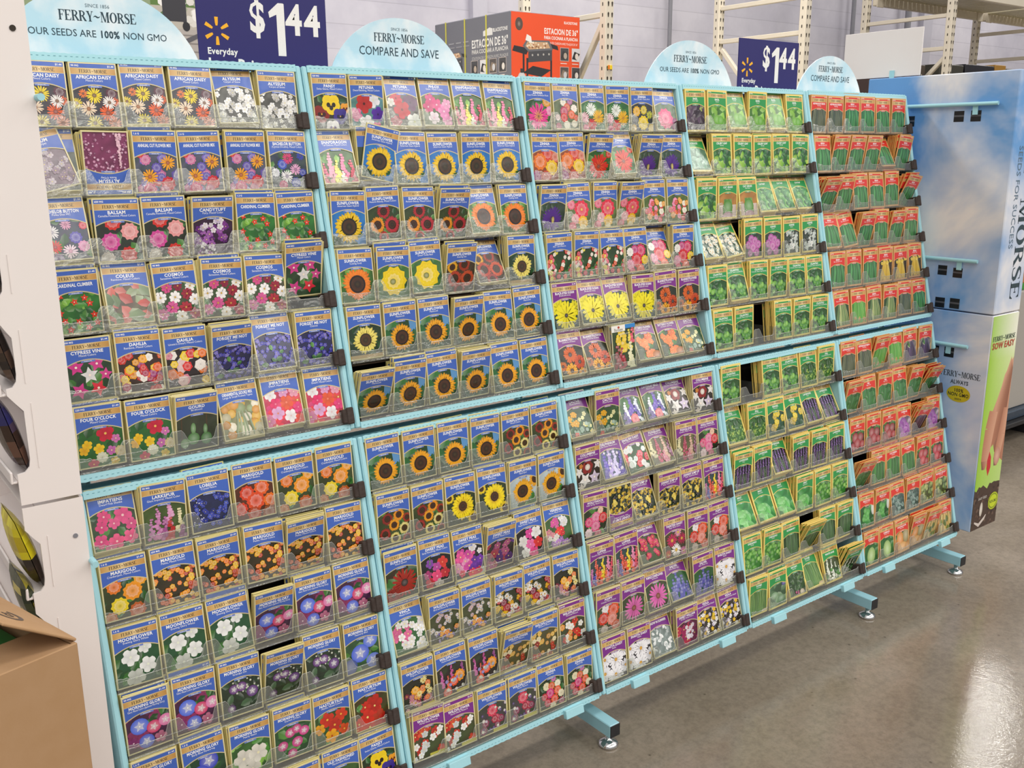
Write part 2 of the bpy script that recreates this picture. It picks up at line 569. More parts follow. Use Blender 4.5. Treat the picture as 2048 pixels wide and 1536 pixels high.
class Art:
    """flat printing: coloured polygons in layers, in metres, x right and y up"""
    STEP = 1.3e-5

    def __init__(s, clip=None):
        s.it = []
        s.lay = 0
        s.clip = clip

    def poly(s, pts, cols, nl=True):
        if nl:
            s.lay += 1
        if isinstance(cols, tuple):
            cols = [cols] * len(pts)
        if s.clip:
            x0, y0, x1, y1 = s.clip
            if not all(x0 <= p[0] <= x1 and y0 <= p[1] <= y1 for p in pts):
                q = [(p[0], p[1], c) for p, c in zip(pts, cols)]
                for ax, val, sg in ((0, x0, 1), (0, x1, -1), (1, y0, 1), (1, y1, -1)):
                    o = []
                    for i in range(len(q)):
                        a, b = q[i], q[(i + 1) % len(q)]
                        da, db = (a[ax] - val) * sg, (b[ax] - val) * sg
                        if da >= 0:
                            o.append(a)
                        if (da >= 0) != (db >= 0):
                            t = da / (da - db)
                            o.append((a[0] + (b[0] - a[0]) * t, a[1] + (b[1] - a[1]) * t, mixc(a[2], b[2], t)))
                    q = o
                    if len(q) < 3:
                        return
                pts = [(a[0], a[1]) for a in q]
                cols = [a[2] for a in q]
        s.it.append((pts, cols, s.lay * s.STEP))

    def rect(s, x0, y0, x1, y1, col):
        s.poly(rc(x0, y0, x1, y1), col)

    def fan(s, cx, cy, out, ccol, ocols, nl=True):
        if nl:
            s.lay += 1
        n = len(out)
        for i in range(n):
            j = (i + 1) % n
            oc = ocols if isinstance(ocols, tuple) else ocols[i]
            od = ocols if isinstance(ocols, tuple) else ocols[j]
            s.poly([(cx, cy), out[i], out[j]], [ccol, oc, od], False)

    def disc(s, cx, cy, rx, ry, col, ecol=None, n=14):
        s.fan(cx, cy, [(cx + rx * math.cos(2 * PI * i / n), cy + ry * math.sin(2 * PI * i / n)) for i in range(n)],
              col, ecol or col)

    def polys(s, ps, col):
        s.lay += 1
        for p in ps:
            s.poly(p, col, False)

    def text(s, t, x, y, h, col, bold=0, maxw=None, align='c', sx=1.0):
        wd = sum(GLY[(c, bold)][2] for c in t) * h * sx
        k = sx
        if maxw and wd > maxw:
            k = sx * maxw / wd
            wd = maxw
        x -= wd / 2 if align == 'c' else (wd if align == 'r' else 0)
        s.lay += 1
        for c in t:
            v, f, adv = GLY[(c, bold)]
            for q in f:
                s.poly([(x + v[i][0] * h * k, y + v[i][1] * h) for i in q], col, False)
            x += adv * h * k

    def heading(s, x, y, h, wd, col):
        t = 'FERRY~MORSE'
        tot = sum(SERIF[c][1] for c in t)
        k = wd / tot
        x -= wd / 2
        s.lay += 1
        for c in t:
            ps, adv = SERIF[c]
            for p in ps:
                s.poly([(x + q[0] * k, y + q[1] * h) for q in p], col, False)
            x += adv * k

    def emit(s, mb, fr, mat=0, base=0.0):
        o, ex, ey, nn = fr
        for pts, cols, z in s.it:
            mb.poly([o + ex * p[0] + ey * p[1] + nn * (base + z) for p in pts], mat, cols)


# ------------------------------------------------------------------ flower drawings
def jit(c, r, a=0.12):
    k = 1 + r.uniform(-a, a)
    return (min(c[0] * k, 1), min(c[1] * k, 1), min(c[2] * k, 1), 1.0)


def bloom(A, x, y, r, c, R, lobes=9):
    """ruffled round flower: three rings, darker in the folds"""
    for q, (k, t) in enumerate(((1.0, 0.0), (0.68, 0.22), (0.36, 0.1))):
        ph = R.uniform(0, 6)
        n = lobes * 2
        out = []
        for i in range(n):
            a = ph + 2 * PI * i / n
            rr = r * k * (1.0 if i % 2 else 0.84)
            out.append((x + rr * math.cos(a), y + rr * math.sin(a)))
        edge = mixc(c, (1, 1, 1, 1), t)
        A.fan(x, y, out, mixc(c, (0, 0, 0, 1), 0.38), edge)


def daisy(A, x, y, r, n, c, cc, R, pw=0.55, cr=0.26, c2=None):
    ph = R.uniform(0, 6)
    c2 = c2 or mixc(c, (0, 0, 0, 1), 0.25)
    A.lay += 1
    for i in range(n):
        a = ph + 2 * PI * i / n + R.uniform(-0.08, 0.08)
        h = PI / n * pw * 2
        rr = r * R.uniform(0.9, 1.05)
        P = lambda k, b: (x + rr * k * math.cos(a + b), y + rr * k * math.sin(a + b))
        A.poly([(x, y), P(0.55, -h * 0.8), P(0.9, -h * 0.42), P(1, 0), P(0.9, h * 0.42), P(0.55, h * 0.8)],
               [c2, c, c, c, c, c], i % 2 == 0)
    A.disc(x, y, r * cr, r * cr, mixc(cc, (1, 1, 1, 1), 0.12), mixc(cc, (0, 0, 0, 1), 0.35))


def sunflower(A, x, y, r, c, c2, dc, R, cr=0.52, n=22):
    for k, cc in ((1.0, mixc(c, (0, 0, 0, 1), 0.25)), (0.92, c)):
        ph = R.uniform(0, 6)
        A.lay += 1
        for i in range(n):
            a = ph + 2 * PI * i / n + R.uniform(-0.05, 0.05)
            rr = r * k * R.uniform(0.9, 1.06)
            h = PI / n * 1.25
            P = lambda q, b: (x + rr * q * math.cos(a + b), y + rr * q * math.sin(a + b))
            A.poly([P(0.3, 0), P(0.68, -h), P(0.88, -h * 0.6), P(1, 0), P(0.88, h * 0.6), P(0.68, h)],
                   [c2, jit(cc, R), cc, cc, cc, jit(cc, R)], False)
    A.disc(x, y, r * cr, r * cr, dc, mixc(dc, (0, 0, 0, 1), 0.3), 20)
    A.disc(x, y, r * cr * 0.78, r * cr * 0.78, mixc(dc, (0, 0, 0, 1), 0.5), mixc(dc, lin('6a3a10'), 0.4), 18)
    A.disc(x, y, r * cr * 0.38, r * cr * 0.38, mixc(dc, lin('5a4a20'), 0.4), mixc(dc, (0, 0, 0, 1), 0.4), 14)


def five(A, x, y, r, c, cc, R, n=5, star=False):
    ph = R.uniform(0, 6)
    out, cols = [], []
    if star:
        for i in range(n * 2):
            a = ph + PI * i / n
            rr = r if i % 2 == 0 else r * 0.5
            out.append((x + rr * math.cos(a), y + rr * math.sin(a)))
            cols.append(c if i % 2 == 0 else mixc(c, (0, 0, 0, 1), 0.18))
    else:
        for i in range(n * 4):
            a = ph + 2 * PI * i / (n * 4)
            rr = r * (0.72, 0.97, 1.0, 0.97)[i % 4]
            out.append((x + rr * math.cos(a), y + rr * math.sin(a)))
            cols.append(mixc(c, (0, 0, 0, 1), 0.22) if i % 4 == 0 else c)
    A.fan(x, y, out, mixc(c, (0, 0, 0, 1), 0.25), cols)
    A.disc(x, y, r * 0.15, r * 0.15, cc, cc, 7)


def trumpet(A, x, y, r, c, R):
    A.disc(x, y, r, r * 0.95, mixc(c, (1, 1, 1, 1), 0.3), c, 16)
    five(A, x, y, r * 0.62, mixc(c, (1, 1, 1, 1), 0.65), (1, 1, 0.9, 1), R, 5, True)


def pansy(A, x, y, r, c, f, R):
    for dx, dy, k in ((-0.4, 0.45, 0.62), (0.4, 0.45, 0.62), (-0.55, -0.1, 0.55), (0.55, -0.1, 0.55), (0, -0.45, 0.66)):
        A.disc(x + dx * r, y + dy * r, r * k, r * k, mixc(c, (0, 0, 0, 1), 0.1), c, 12)
    for dx, dy in ((-0.32, -0.02), (0.32, -0.02), (0, -0.34)):
        A.disc(x + dx * r, y + dy * r, r * 0.24, r * 0.27, f, f, 9)
    A.disc(x, y, r * 0.1, r * 0.1, lin('f0c020'), None, 7)


def spike(A, x, y0, y1, wd, c, R):
    n = max(7, int((y1 - y0) / (wd * 0.28)))
    for i in range(n):
        t = i / (n - 1)
        y = y0 + (y1 - y0) * t
        ww = wd * (1 - 0.75 * t)
        for k in range(2):
            bx = x + R.uniform(-0.5, 0.5) * ww
            rr = wd * (0.32 - 0.16 * t)
            A.disc(bx, y, rr, rr * 0.9, mixc(c, (1, 1, 1, 1), R.uniform(0, 0.35)), jit(c, R, 0.25), 7)


def leaf(A, x, y, ln, an, wd, c, R):
    ca, sa = math.cos(an), math.sin(an)
    P = lambda u, v: (x + ca * u - sa * v, y + sa * u + ca * v)
    hi = mixc(c, (1, 1, 1, 1), 0.14)
    lo = mixc(c, (0, 0, 0, 1), 0.32)
    A.poly([P(0, 0), P(ln * 0.35, wd), P(ln * 0.75, wd * 0.7), P(ln, 0)], [lo, hi, hi, c])
    A.poly([P(0, 0), P(ln, 0), P(ln * 0.75, -wd * 0.7), P(ln * 0.35, -wd)], [lo, c, c, lo], False)


PW, PH, PT = 0.0860, 0.1200, 0.0026          # a packet
BD = 0.0028


def X(u):
    return -PW / 2 + BD + u * (PW - 2 * BD)


def Y(v):
    return BD + v * (PH * 0.665 - BD)


def draw(A, spec, R):
    for q in spec:
        k = q[0]
        if k == 'C':                          # cluster: kind, n, r, colours, box
            _, kk, n, r, cs, x0, y0, x1, y1 = q
            for i in range(n):
                x, y = X(R.uniform(x0, x1)), Y(R.uniform(y0, y1))
                c = jit(lin(R.choice(cs)), R)
                rr = r * PW * R.uniform(0.9, 1.4)
                if kk == 'b':
                    bloom(A, x, y, rr, c, R, 6)
                elif kk == 'd':
                    daisy(A, x, y, rr, 11, c, lin('e8b020'), R)
                elif kk == 'e':
                    daisy(A, x, y, rr, 10, c, lin('40200c'), R, 0.6, 0.3)
                elif kk == 'o':
                    A.disc(x, y, rr, rr, mixc(c, (1, 1, 1, 1), 0.15), mixc(c, (0, 0, 0, 1), 0.15), 8)
                elif kk == 'f':
                    five(A, x, y, rr, c, lin('f0e080'), R)
                elif kk == 't':
                    five(A, x, y, rr, c, lin('f0e0c0'), R, 5, True)
                elif kk == 's':
                    sunflower(A, x, y, rr, c, mixc(c, (0, 0, 0, 1), 0.4), lin('3a1a08'), R, 0.45, 15)
                elif kk == 'l':
                    leaf(A, x, y, rr, R.uniform(0, 2 * PI), rr * 0.33, c, R)
        elif k == 'd':
            daisy(A, X(q[1]), Y(q[2]), q[3] * PW, q[4], lin(q[5]), lin(q[6]), R, *(q[7:] or ()))
        elif k == 's':
            sunflower(A, X(q[1]), Y(q[2]), q[3] * PW, lin(q[4]), lin(q[5]), lin(q[6]), R, *(q[7:] or ()))
        elif k == 'b':
            bloom(A, X(q[1]), Y(q[2]), q[3] * PW, lin(q[4]), R, 10)
        elif k == 'f':
            five(A, X(q[1]), Y(q[2]), q[3] * PW, lin(q[4]), lin(q[5]), R)
        elif k == 't':
            five(A, X(q[1]), Y(q[2]), q[3] * PW, lin(q[4]), lin('fff0e0'), R, 5, True)
        elif k == 'u':
            trumpet(A, X(q[1]), Y(q[2]), q[3] * PW, lin(q[4]), R)
        elif k == 'p':
            pansy(A, X(q[1]), Y(q[2]), q[3] * PW, lin(q[4]), lin(q[5]), R)
        elif k == 'k':
            spike(A, X(q[1]), Y(q[2]), Y(q[3]), q[4] * PW, lin(q[5]), R)
        elif k == 'o':
            A.disc(X(q[1]), Y(q[2]), q[3] * PW, q[4] * PW, mixc(lin(q[5]), (1, 1, 1, 1), 0.25), mixc(lin(q[5]), (0, 0, 0, 1), 0.2), 16)
        elif k == 'G':                        # tall blades or pods: n, colours, spread, curl, width
            _, n, cs, x0, x1, top, curl, wd = q
            for i in range(n):
                t = (i + R.uniform(0.2, 0.8)) / n
                xb = x0 + (x1 - x0) * t
                xt = 0.5 + (xb - 0.5) * curl + R.uniform(-0.05, 0.05)
                c = jit(lin(R.choice(cs)), R, 0.2)
                p = [(X(xt), Y(top)), (X((xb + xt) / 2 + 0.02), Y(top * 0.62)), (X(xb), Y(top * 0.25)), (X(xb + R.uniform(-.03, .03)), Y(0.03))]
                A.lay += 1
                for z in stroke(p, [wd * PW * .7, wd * PW, wd * PW, wd * PW * .5]):
                    A.poly(z, [mixc(c, (0, 0, 0, 1), .3), mixc(c, (0, 0, 0, 1), .3), mixc(c, (1, 1, 1, 1), .12), mixc(c, (1, 1, 1, 1), .12)], False)
        elif k == 'R':
            A.rect(X(q[1]), Y(q[2]), X(q[3]), Y(q[4]), lin(q[5]))


GREEN = ['2f6a2c', '3f7d34', '24562a', '56923e']
LIME = ['7cba3c', '63a636', '4c9434', '92cc50']
# code: (name, second line, kind of header, words for the label, two background colours, drawing)
V = {}
V['AD'] = ('AFRICAN DAISY', 'Mixed Colors', 'B', 'African daisy', '2c4348', '3a2030', [
    ('d', .22, .78, .10, 12, 'ee7a2c', '7a3010'), ('b', .86, .8, .13, '5a2038'), ('d', .06, .55, .12, 14, 'e8d040', '8a5010'),
    ('d', .92, .6, .10, 14, 'e8662c', '602010'), ('d', .3, .42, .17, 16, 'f3dcc0', 'b06a20'), ('d', .72, .33, .19, 16, 'f0642a', 'a03a10'),
    ('d', .46, .74, .18, 18, 'f6dc28', '8a6410'), ('d', .78, .58, .15, 18, 'fbf4f0', '8a5a30'), ('d', .4, .08, .17, 16, 'e6d23a', '8a6410'),
    ('d', .85, .06, .16, 16, 'e89070', 'a04820')])
V['AL'] = ('ALYSSUM', 'Carpet of Snow', 'B', 'white alyssum', '5e5e58', '3c3c38', [
    ('C', 'f', 46, .065, ['f4f2ee', 'dcdad6', 'c4c2be', 'ffffff'], 0, 0, 1, .92)])
V['ALR'] = ('ALYSSUM', 'Royal Carpet', 'B', 'pale mauve alyssum', '6a5a66', '8a7a84', [
    ('C', 'f', 50, .06, ['b8a8b4', 'cfc4cc', '9a8494', '86707e'], 0, 0, 1, .95)])
V['ALX'] = ('ALYSSUM', 'Rosie O\'Day', 'B', 'magenta alyssum', '6a2a4c', '8a3a64', [
    ('C', 'o', 110, .022, ['b05a8c', 'd08ab0', '8a3468', 'e0b0cc'], 0, 0, 1, 1), ('k', .2, .05, .85, .1, 'e6b8c8')])
V['ACF'] = ('ANNUAL CUT FLOWER MIX', '', 'B', 'annual cut flower mix', '5a5a70', '3c4a50', [
    ('C', 'b', 10, .10, ['6a58b0', '7a68c0', 'c84a50', 'c86aa0', '8a78c8'], 0, 0, 1, .9), ('b', .25, .8, .13, 'd87aa8'), ('b', .12, .95, .1, 'd83a2c'),
    ('b', .5, .6, .12, '6a58b8'), ('b', .6, .36, .1, '7060b8'), ('d', .78, .72, .17, 14, 'f8a81c', 'b85a10'), ('d', .32, .38, .18, 14, 'f8a81c', 'c06010'),
    ('b', .75, .2, .17, 'd82c3c'), ('b', .3, .06, .16, 'd84a80'), ('b', .65, .03, .12, 'c86a90')])
V['BB'] = ('BACHELOR BUTTON', '(Cyanus Double), Mixed Colors', 'B', 'double bachelor button', '1c3a2c', '24304c', [
    ('C', 'l', 16, .2, GREEN, 0, 0, 1, 1), ('d', .85, .85, .11, 12, '2a3ab0', '182080'), ('b', .88, .4, .1, '2c3aa8'), ('b', .32, .62, .13, '2a4cc0'),
    ('d', .48, .78, .15, 16, 'e03a78', 'a01850'), ('d', .68, .48, .15, 16, 'e8a8d0', 'a86a98'), ('d', .42, .3, .16, 16, 'f6f2f4', 'b0a8b8'), ('b', .12, .4, .11, 'dcdce8'),
    ('b', .66, .12, .14, '3448b0'), ('b', .9, .08, .12, 'e0e0ee'), ('b', .3, .06, .12, 'd0407a')])
V['BBP'] = ('BACHELOR BUTTON', 'Polka Dot MC', 'B', 'polka dot bachelor button', '26404a', '3a3458', [
    ('C', 'l', 16, .2, GREEN, 0, 0, 1, 1), ('d', .22, .68, .16, 16, 'f6f2f4', 'c8c0d0'), ('d', .55, .85, .12, 14, 'e8a8c8', 'c07098'), ('b', .72, .52, .14, '5a50b8'),
    ('b', .92, .8, .09, 'e04a60'), ('d', .24, .32, .15, 14, 'e03a3c', 'b02028'), ('d', .55, .2, .16, 14, 'f4dce8', 'e0a8c0'), ('b', .86, .3, .13, 'eaa0c8'), ('b', .25, .02, .14, '6a4888')])
V['BAL'] = ('BALSAM', 'Camellia Flowered, Mixed Colors', 'B', 'camellia balsam', '1e3020', '2c2420', [
    ('C', 'l', 16, .25, GREEN, 0, 0, 1, 1), ('b', .38, .94, .19, 'dc2c24'), ('b', .75, .7, .2, 'f0a0a0'), ('b', .3, .46, .21, 'dc4aa0'),
    ('b', .68, .13, .19, 'd8281e'), ('b', .2, .06, .16, 'c8c0b4')])
V['CT'] = ('CANDYTUFT', 'Fairy, Mixed Color', 'B', 'purple candytuft', '2a1830', '3c2048', [
    ('C', 'f', 30, .075, ['8a3a9c', '6c2484', 'b06ac0', '54206c'], 0, 0, 1, .8), ('C', 'f', 10, .06, ['d8c8e4', 'f0e8f4'], .2, .6, .7, .95), ('C', 'o', 14, .03, ['f0e8f4'], .1, 0, .6, .3)])
V['CC'] = ('CARDINAL CLIMBER', '', 'B', 'red cardinal climber', '2c7a2c', '1e5a20', [
    ('C', 'l', 46, .16, LIME + GREEN, 0, 0, 1, 1)] + [('t', x, y, .085, 'f0381c') for x, y in
    ((.45, .74), (.68, .82), (.78, .68), (.12, .5), (.2, .3), (.5, .26), (.85, .4), (.3, .08), (.7, .1), (.9, .2), (.15, .9))])
V['COL'] = ('COLEUS', 'Rainbow, Mixed Colors', 'B', 'rainbow coleus', '5a4a40', '6a6a50', [
    ('C', 'l', 30, .3, ['d87a70', 'e06a5c', '8aa078', 'a8b890', 'c85048', '708a60'], 0, 0, 1, .95)])
V['COS'] = ('COSMOS', 'Sensation, Mixed Colors', 'B', 'sensation cosmos', '3a5a34', '4c4a38', [
    ('C', 'l', 14, .2, GREEN, 0, 0, 1, 1), ('d', .28, .86, .13, 8, 'd8508c', 'e0a020', .8, .16), ('d', .55, .88, .12, 8, '8c1e3c', 'e0a020', .8, .16), ('d', .85, .85, .13, 8, 'f4efe8', 'e0b020', .8, .16),
    ('d', .75, .66, .14, 8, '9c2038', 'e0a020', .8, .16), ('d', .1, .62, .15, 8, 'faf6f4', 'e0b020', .8, .16), ('d', .45, .6, .15, 8, 'faf6f4', 'e0b020', .8, .16), ('d', .92, .5, .14, 8, 'f8f4f2', 'e0b020', .8, .16),
    ('d', .35, .35, .16, 8, 'd85a98', 'e0a020', .8, .16), ('d', .68, .32, .15, 8, 'b02838', 'e0a020', .8, .16), ('d', .1, .2, .14, 8, 'd070a0', 'e0a020', .8, .16), ('d', .55, .1, .15, 8, 'f4f0ea', 'e0b020', .8, .16), ('d', .88, .14, .14, 8, 'a83048', 'e0a020', .8, .16)])
V['CV'] = ('CYPRESS VINE', 'Mixed Colors', 'B', 'cypress vine star flower', '1e3c26', '2c4a30', [
    ('C', 'l', 16, .22, GREEN, 0, 0, 1, 1), ('t', .22, .82, .18, 'e83c9c'), ('t', .68, .86, .18, 'e8489c'), ('t', .5, .6, .19, 'f8f6f6'), ('t', .85, .58, .15, 'e84a9c'), ('t', .25, .24, .19, 'e8409c'), ('t', .66, .26, .19, 'f03048')])
V['DAR'] = ('DAHLIA', 'Rainbow, Mixed Colors', 'B', 'rainbow dahlia', '30240c', '402018', [
    ('C', 'b', 34, .085, ['f8c81c', 'f0641c', 'd82c28', 'a83a7c', 'f8f0e4', 'f8a81c', 'b83a5c', 'c83020'], 0, 0, 1, .92)])
V['DAU'] = ('DAHLIA', 'Unwin\'s Dwarf, Mixed Colors', 'B', 'dwarf dahlia', '241818', '2a2028', [
    ('C', 'b', 22, .1, ['e8302c', 'f8d02c', 'f4ece4', 'f0781c', 'e88aa0', 'f0c8c8'], .05, .08, .95, .85)])
V['FMN'] = ('FORGET ME NOT', 'Chinese', 'B', 'blue forget-me-not', '1e2448', '2c2c60', [
    ('C', 'f', 70, .04, ['4a4ab8', '5c58c8', '3434a0', '8880dc', '6a64cc'], 0, 0, 1, .95), ('C', 'l', 5, .14, GREEN, .2, .1, .9, .8)])
V['FO'] = ('FOUR O\'CLOCK', 'Mixed Colors', 'B', 'four o\'clock flower', '1c5a24', '2c6a2c', [
    ('C', 'l', 14, .25, GREEN, 0, 0, 1, 1), ('f', .62, .78, .19, 'd01c3c', 'f0c060'), ('f', .84, .62, .1, 'd878b8', 'f0e0a0'), ('f', .2, .55, .11, 'f8c81c', 'f0a010'), ('f', .45, .42, .12, 'f8cc24', 'f0a010'),
    ('f', .12, .42, .11, 'f0b81c', 'e09010'), ('f', .72, .34, .11, 'd070b8', 'f0e0a0'), ('b', .92, .3, .13, 'd8c490'), ('b', .5, .2, .13, 'dcdcc0'), ('f', .3, .06, .12, 'c83050', 'f0c060'), ('f', .78, .06, .1, 'e0c02c', 'f0a010')])
V['GOU'] = ('GOURD', 'Birdhouse', 'B', 'green birdhouse gourd', '2c3428', '3a4434', [
    ('R', .1, .0, .13, .95, '4a3a28'), ('R', .72, 0, .75, .95, '4a3a28'), ('o', .4, .3, .14, .15, '5c9450'), ('o', .4, .58, .06, .14, '6aa05c'), ('o', .72, .26, .13, .15, '4e8846'), ('o', .7, .52, .05, .13, '5c9450'), ('o', .18, .2, .1, .12, '6a9c58')])
V['GOM'] = ('ORNAMENTAL GOURD MIX', 'Large & Small Fruited Types', 'B', 'ornamental gourd mix', '7a7a58', '90906c', [
    ('C', 'o', 30, .10, ['e8b848', 'f0e8d0', 'c8c09c', '98a878', 'e8d8a0', 'd89838'], 0, 0, 1, .92), ('G', 5, ['c8d0a8', 'a0b088'], .3, .8, .7, .6, .05)])
V['IMP'] = ('IMPATIENS', 'Dwarf, Mixed Colors', 'B', 'mixed pink impatiens', 'b83060', 'c83c48', [
    ('C', 'f', 12, .15, ['e04a80', 'f03c50', 'e070a8', 'f05a30'], 0, 0, 1, .95), ('f', .2, .85, .15, 'f8f4f4', 'e0c0c0'), ('f', .55, .88, .13, 'e8a0d0', 'f0c0c0'), ('f', .85, .86, .14, 'f0a0b8', 'f0c0c0'),
    ('f', .6, .6, .18, 'f05a30', 'f08060'), ('f', .3, .6, .15, 'f03070', 'f080a0'), ('f', .32, .34, .17, 'e8b0dc', 'e08060'), ('f', .66, .22, .17, 'faf4f6', 'e0c0c0'), ('f', .9, .42, .14, 'f03c80', 'f080a0'), ('f', .9, .1, .14, 'f05848', 'f080a0')])
V['IMD'] = ('IMPATIENS', 'Dwarf Pink Shades', 'B', 'dwarf pink impatiens', '2c4028', '38502c', [
    ('C', 'l', 14, .2, GREEN, 0, 0, 1, 1), ('f', .72, .76, .2, 'e8508c', 'f0c0c0'), ('f', .3, .8, .15, 'e84a84', 'f0c0c0'), ('f', .22, .56, .14, 'e04080', 'f0c0c0'), ('f', .5, .6, .13, 'e85a90', 'f0c0c0'), ('f', .88, .52, .14, 'dc5088', 'f0c0c0'),
    ('f', .16, .22, .16, 'e04a84', 'f0c0c0'), ('f', .5, .16, .17, 'ec5a88', 'f0c0c0'), ('f', .82, .22, .16, 'f06090', 'f0c0c0'), ('f', .35, .02, .12, 'e06898', 'f0c0c0')])
V['LAR'] = ('LARKSPUR', 'Giant Imperial, Mixed Color', 'B', 'pink and red larkspur', '3c5428', '4a6030', [
    ('k', .18, .1, .6, .16, 'c87ab8'), ('k', .34, .1, .85, .18, 'd080b8'), ('k', .62, .4, 1.0, .2, 'dc98c4'), ('k', .5, .05, .6, .2, 'a84a94'), ('k', .85, .15, .75, .18, 'e8e0b0'), ('k', .62, .02, .55, .22, 'b82428'), ('k', .9, .0, .3, .2, '8a3a80')])
V['LOB'] = ('LOBELIA', 'Crystal Palace', 'B', 'deep blue lobelia', '141c40', '1c2450', [
    ('C', 'f', 60, .045, ['2c389c', '3a48b4', '24307c', '5060c8'], .05, .1, .95, .9), ('C', 'o', 14, .012, ['e8e8f4'], 0, .2, .3, .9), ('C', 'l', 5, .1, ['20361c', '2c4828'], 0, 0, 1, .3)])
V['MAB'] = ('MARIGOLD', 'Dwarf Bolero', 'B', 'red-orange dwarf marigold', '4a2010', '5a2c14', [
    ('b', .7, .78, .2, 'f0641c'), ('b', .3, .7, .19, 'e0401c'), ('b', .52, .45, .24, 'e84c1c'), ('b', .9, .4, .18, 'f0741c'), ('b', .12, .3, .17, 'dc3c1c'), ('b', .45, .12, .18, 'b8441c'), ('b', .85, .08, .18, '9a5028')])
V['MAC'] = ('MARIGOLD', 'Crackerjack, Mixed Colors', 'B', 'large orange and yellow marigold', '2c3418', '3a4a24', [
    ('C', 'l', 12, .2, GREEN, 0, 0, 1, 1), ('b', .25, .82, .17, 'f07c1c'), ('b', .85, .88, .15, 'f8a824'), ('b', .65, .62, .22, 'f89c1c'), ('b', .33, .32, .2, 'f4d824'), ('b', .72, .12, .19, 'c8642c'), ('b', .1, .05, .15, 'c87830')])
V['MAP'] = ('MARIGOLD', 'Petite, Mixed Colors', 'B', 'petite marigold', '2c2a10', '3a2c14', [
    ('C', 'b', 62, .055, ['f8a01c', 'f8c424', 'e0641c', 'c8401c', 'f8b820', '9c2c14', 'f0801c'], 0, 0, 1, .98)])
V['MOF'] = ('MOONFLOWER', 'Evening Glory White', 'B', 'white moonflower', '1c4a2c', '245434', [
    ('C', 'l', 20, .28, GREEN + ['1c5a38'], 0, 0, 1, 1), ('f', .68, .88, .15, 'f2f4f2', 'e8f0d8'), ('f', .34, .7, .2, 'f8faf8', 'eef4e0'), ('f', .72, .42, .19, 'f8faf8', 'eef4e0'), ('f', .42, .16, .21, 'ccd0c8', 'd8dcc8')])
V['MGP'] = ('MORNING GLORY', 'Giant, Mixed Colors (Japanese Morning Glory)', 'B', 'mixed morning glory', '3a1c38', '4a2048', [
    ('C', 'f', 10, .13, ['8a2c60', '9c3c78', '6c2450'], 0, 0, 1, 1), ('C', 'l', 6, .2, GREEN, .5, .6, 1, 1), ('u', .3, .64, .2, '4a6ae0'), ('u', .62, .52, .16, 'd02c6c'), ('u', .9, .6, .15, 'e078b0'), ('u', .42, .2, .17, '4a62d0'), ('f', .75, .2, .14, 'c07090', 'f0e0e0'), ('f', .12, .25, .13, '8a2c70', 'f0d0e0')])
V['MGO'] = ('MORNING GLORY', 'Grandpa Ott', 'B', 'dark purple morning glory', '1c2c1c', '28382a', [
    ('C', 'l', 22, .22, ['24402a', '345838', '1c3020', '486848'], 0, 0, 1, 1), ('u', .32, .7, .12, '5a1c74'), ('u', .52, .72, .12, '601c78'), ('u', .78, .52, .14, '581c78'), ('u', .22, .2, .1, '4c2060'), ('C', 'o', 16, .02, ['d0d4c0'], .3, .5, 1, 1)])
V['MGH'] = ('MORNING GLORY', 'Heavenly Blue', 'B', 'sky blue morning glory', '2c4a34', '38603c', [
    ('C', 'l', 14, .26, GREEN, 0, 0, 1, 1), ('u', .75, .82, .2, '5a78e0'), ('u', .42, .52, .25, '4a68dc'), ('u', .8, .2, .2, '6880d8'), ('o', .1, .2, .2, .2, '4058a8')])
V['MGE'] = ('MORNING GLORY', 'Early Blue Flowering', 'B', 'royal blue morning glory', '1c3c28', '244a30', [
    ('C', 'l', 14, .26, GREEN, 0, 0, 1, 1), ('u', .6, .8, .22, '2c3cc0'), ('u', .35, .5, .24, '3444c8')])
V['MGW'] = ('MORNING GLORY', 'Pearly Gates', 'B', 'pearl white morning glory', '2c5428', '3a6a30', [
    ('C', 'l', 16, .25, LIME, 0, 0, 1, 1), ('f', .3, .5, .25, 'e4e0d4', 'f0e8c0'), ('f', .68, .55, .24, 'ece8dc', 'f0e8c0'), ('f', .5, .15, .22, 'dcd8cc', 'f0e8c0')])
V['MGS'] = ('MORNING GLORY', 'Scarlett O\'Hara', 'B', 'magenta morning glory', '24482c', '2e5a34', [
    ('C', 'l', 18, .25, GREEN, 0, 0, 1, 1), ('u', .42, .72, .13, 'c8287c'), ('u', .6, .78, .12, 'c8287c'), ('u', .8, .66, .13, 'd0308a'), ('u', .2, .4, .13, 'c0287c'), ('u', .6, .4, .14, 'c82c84'), ('u', .45, .12, .12, 'b8307c')])
V['NAA'] = ('NASTURTIUM', 'Alaska, Mixed Colors', 'B', 'red and yellow nasturtium', '2c4a20', '3a5c28', [
    ('C', 'l', 12, .22, GREEN, 0, 0, 1, 1), ('f', .35, .72, .2, 'd83018', 'f0c040'), ('f', .75, .75, .18, 'e03c18', 'f0c040'), ('f', .55, .5, .2, 'c82814', 'f0c040'), ('f', .12, .5, .15, 'f0a81c', 'c04010'), ('f', .45, .2, .19, 'f8b01c', 'c04010'), ('f', .82, .28, .16, 'e0501c', 'f0c040')])
V['NAC'] = ('NASTURTIUM', 'Cherry Rose', 'B', 'cherry red nasturtium', '3c4a1c', '4a2418', [
    ('C', 'f', 16, .17, ['d82c1c', 'e04020', 'c02418', 'b83820'], 0, 0, 1, .9), ('C', 'l', 5, .15, GREEN, 0, .5, 1, 1)])
V['NAO'] = ('OLD FASHIONED', 'Nasturtium Mixed', 'B', 'old fashioned nasturtium', '2c4a20', '3a5c28', [
    ('C', 'f', 12, .17, ['f0881c', 'e0501c', 'f8c02c'], 0, 0, 1, .9)])
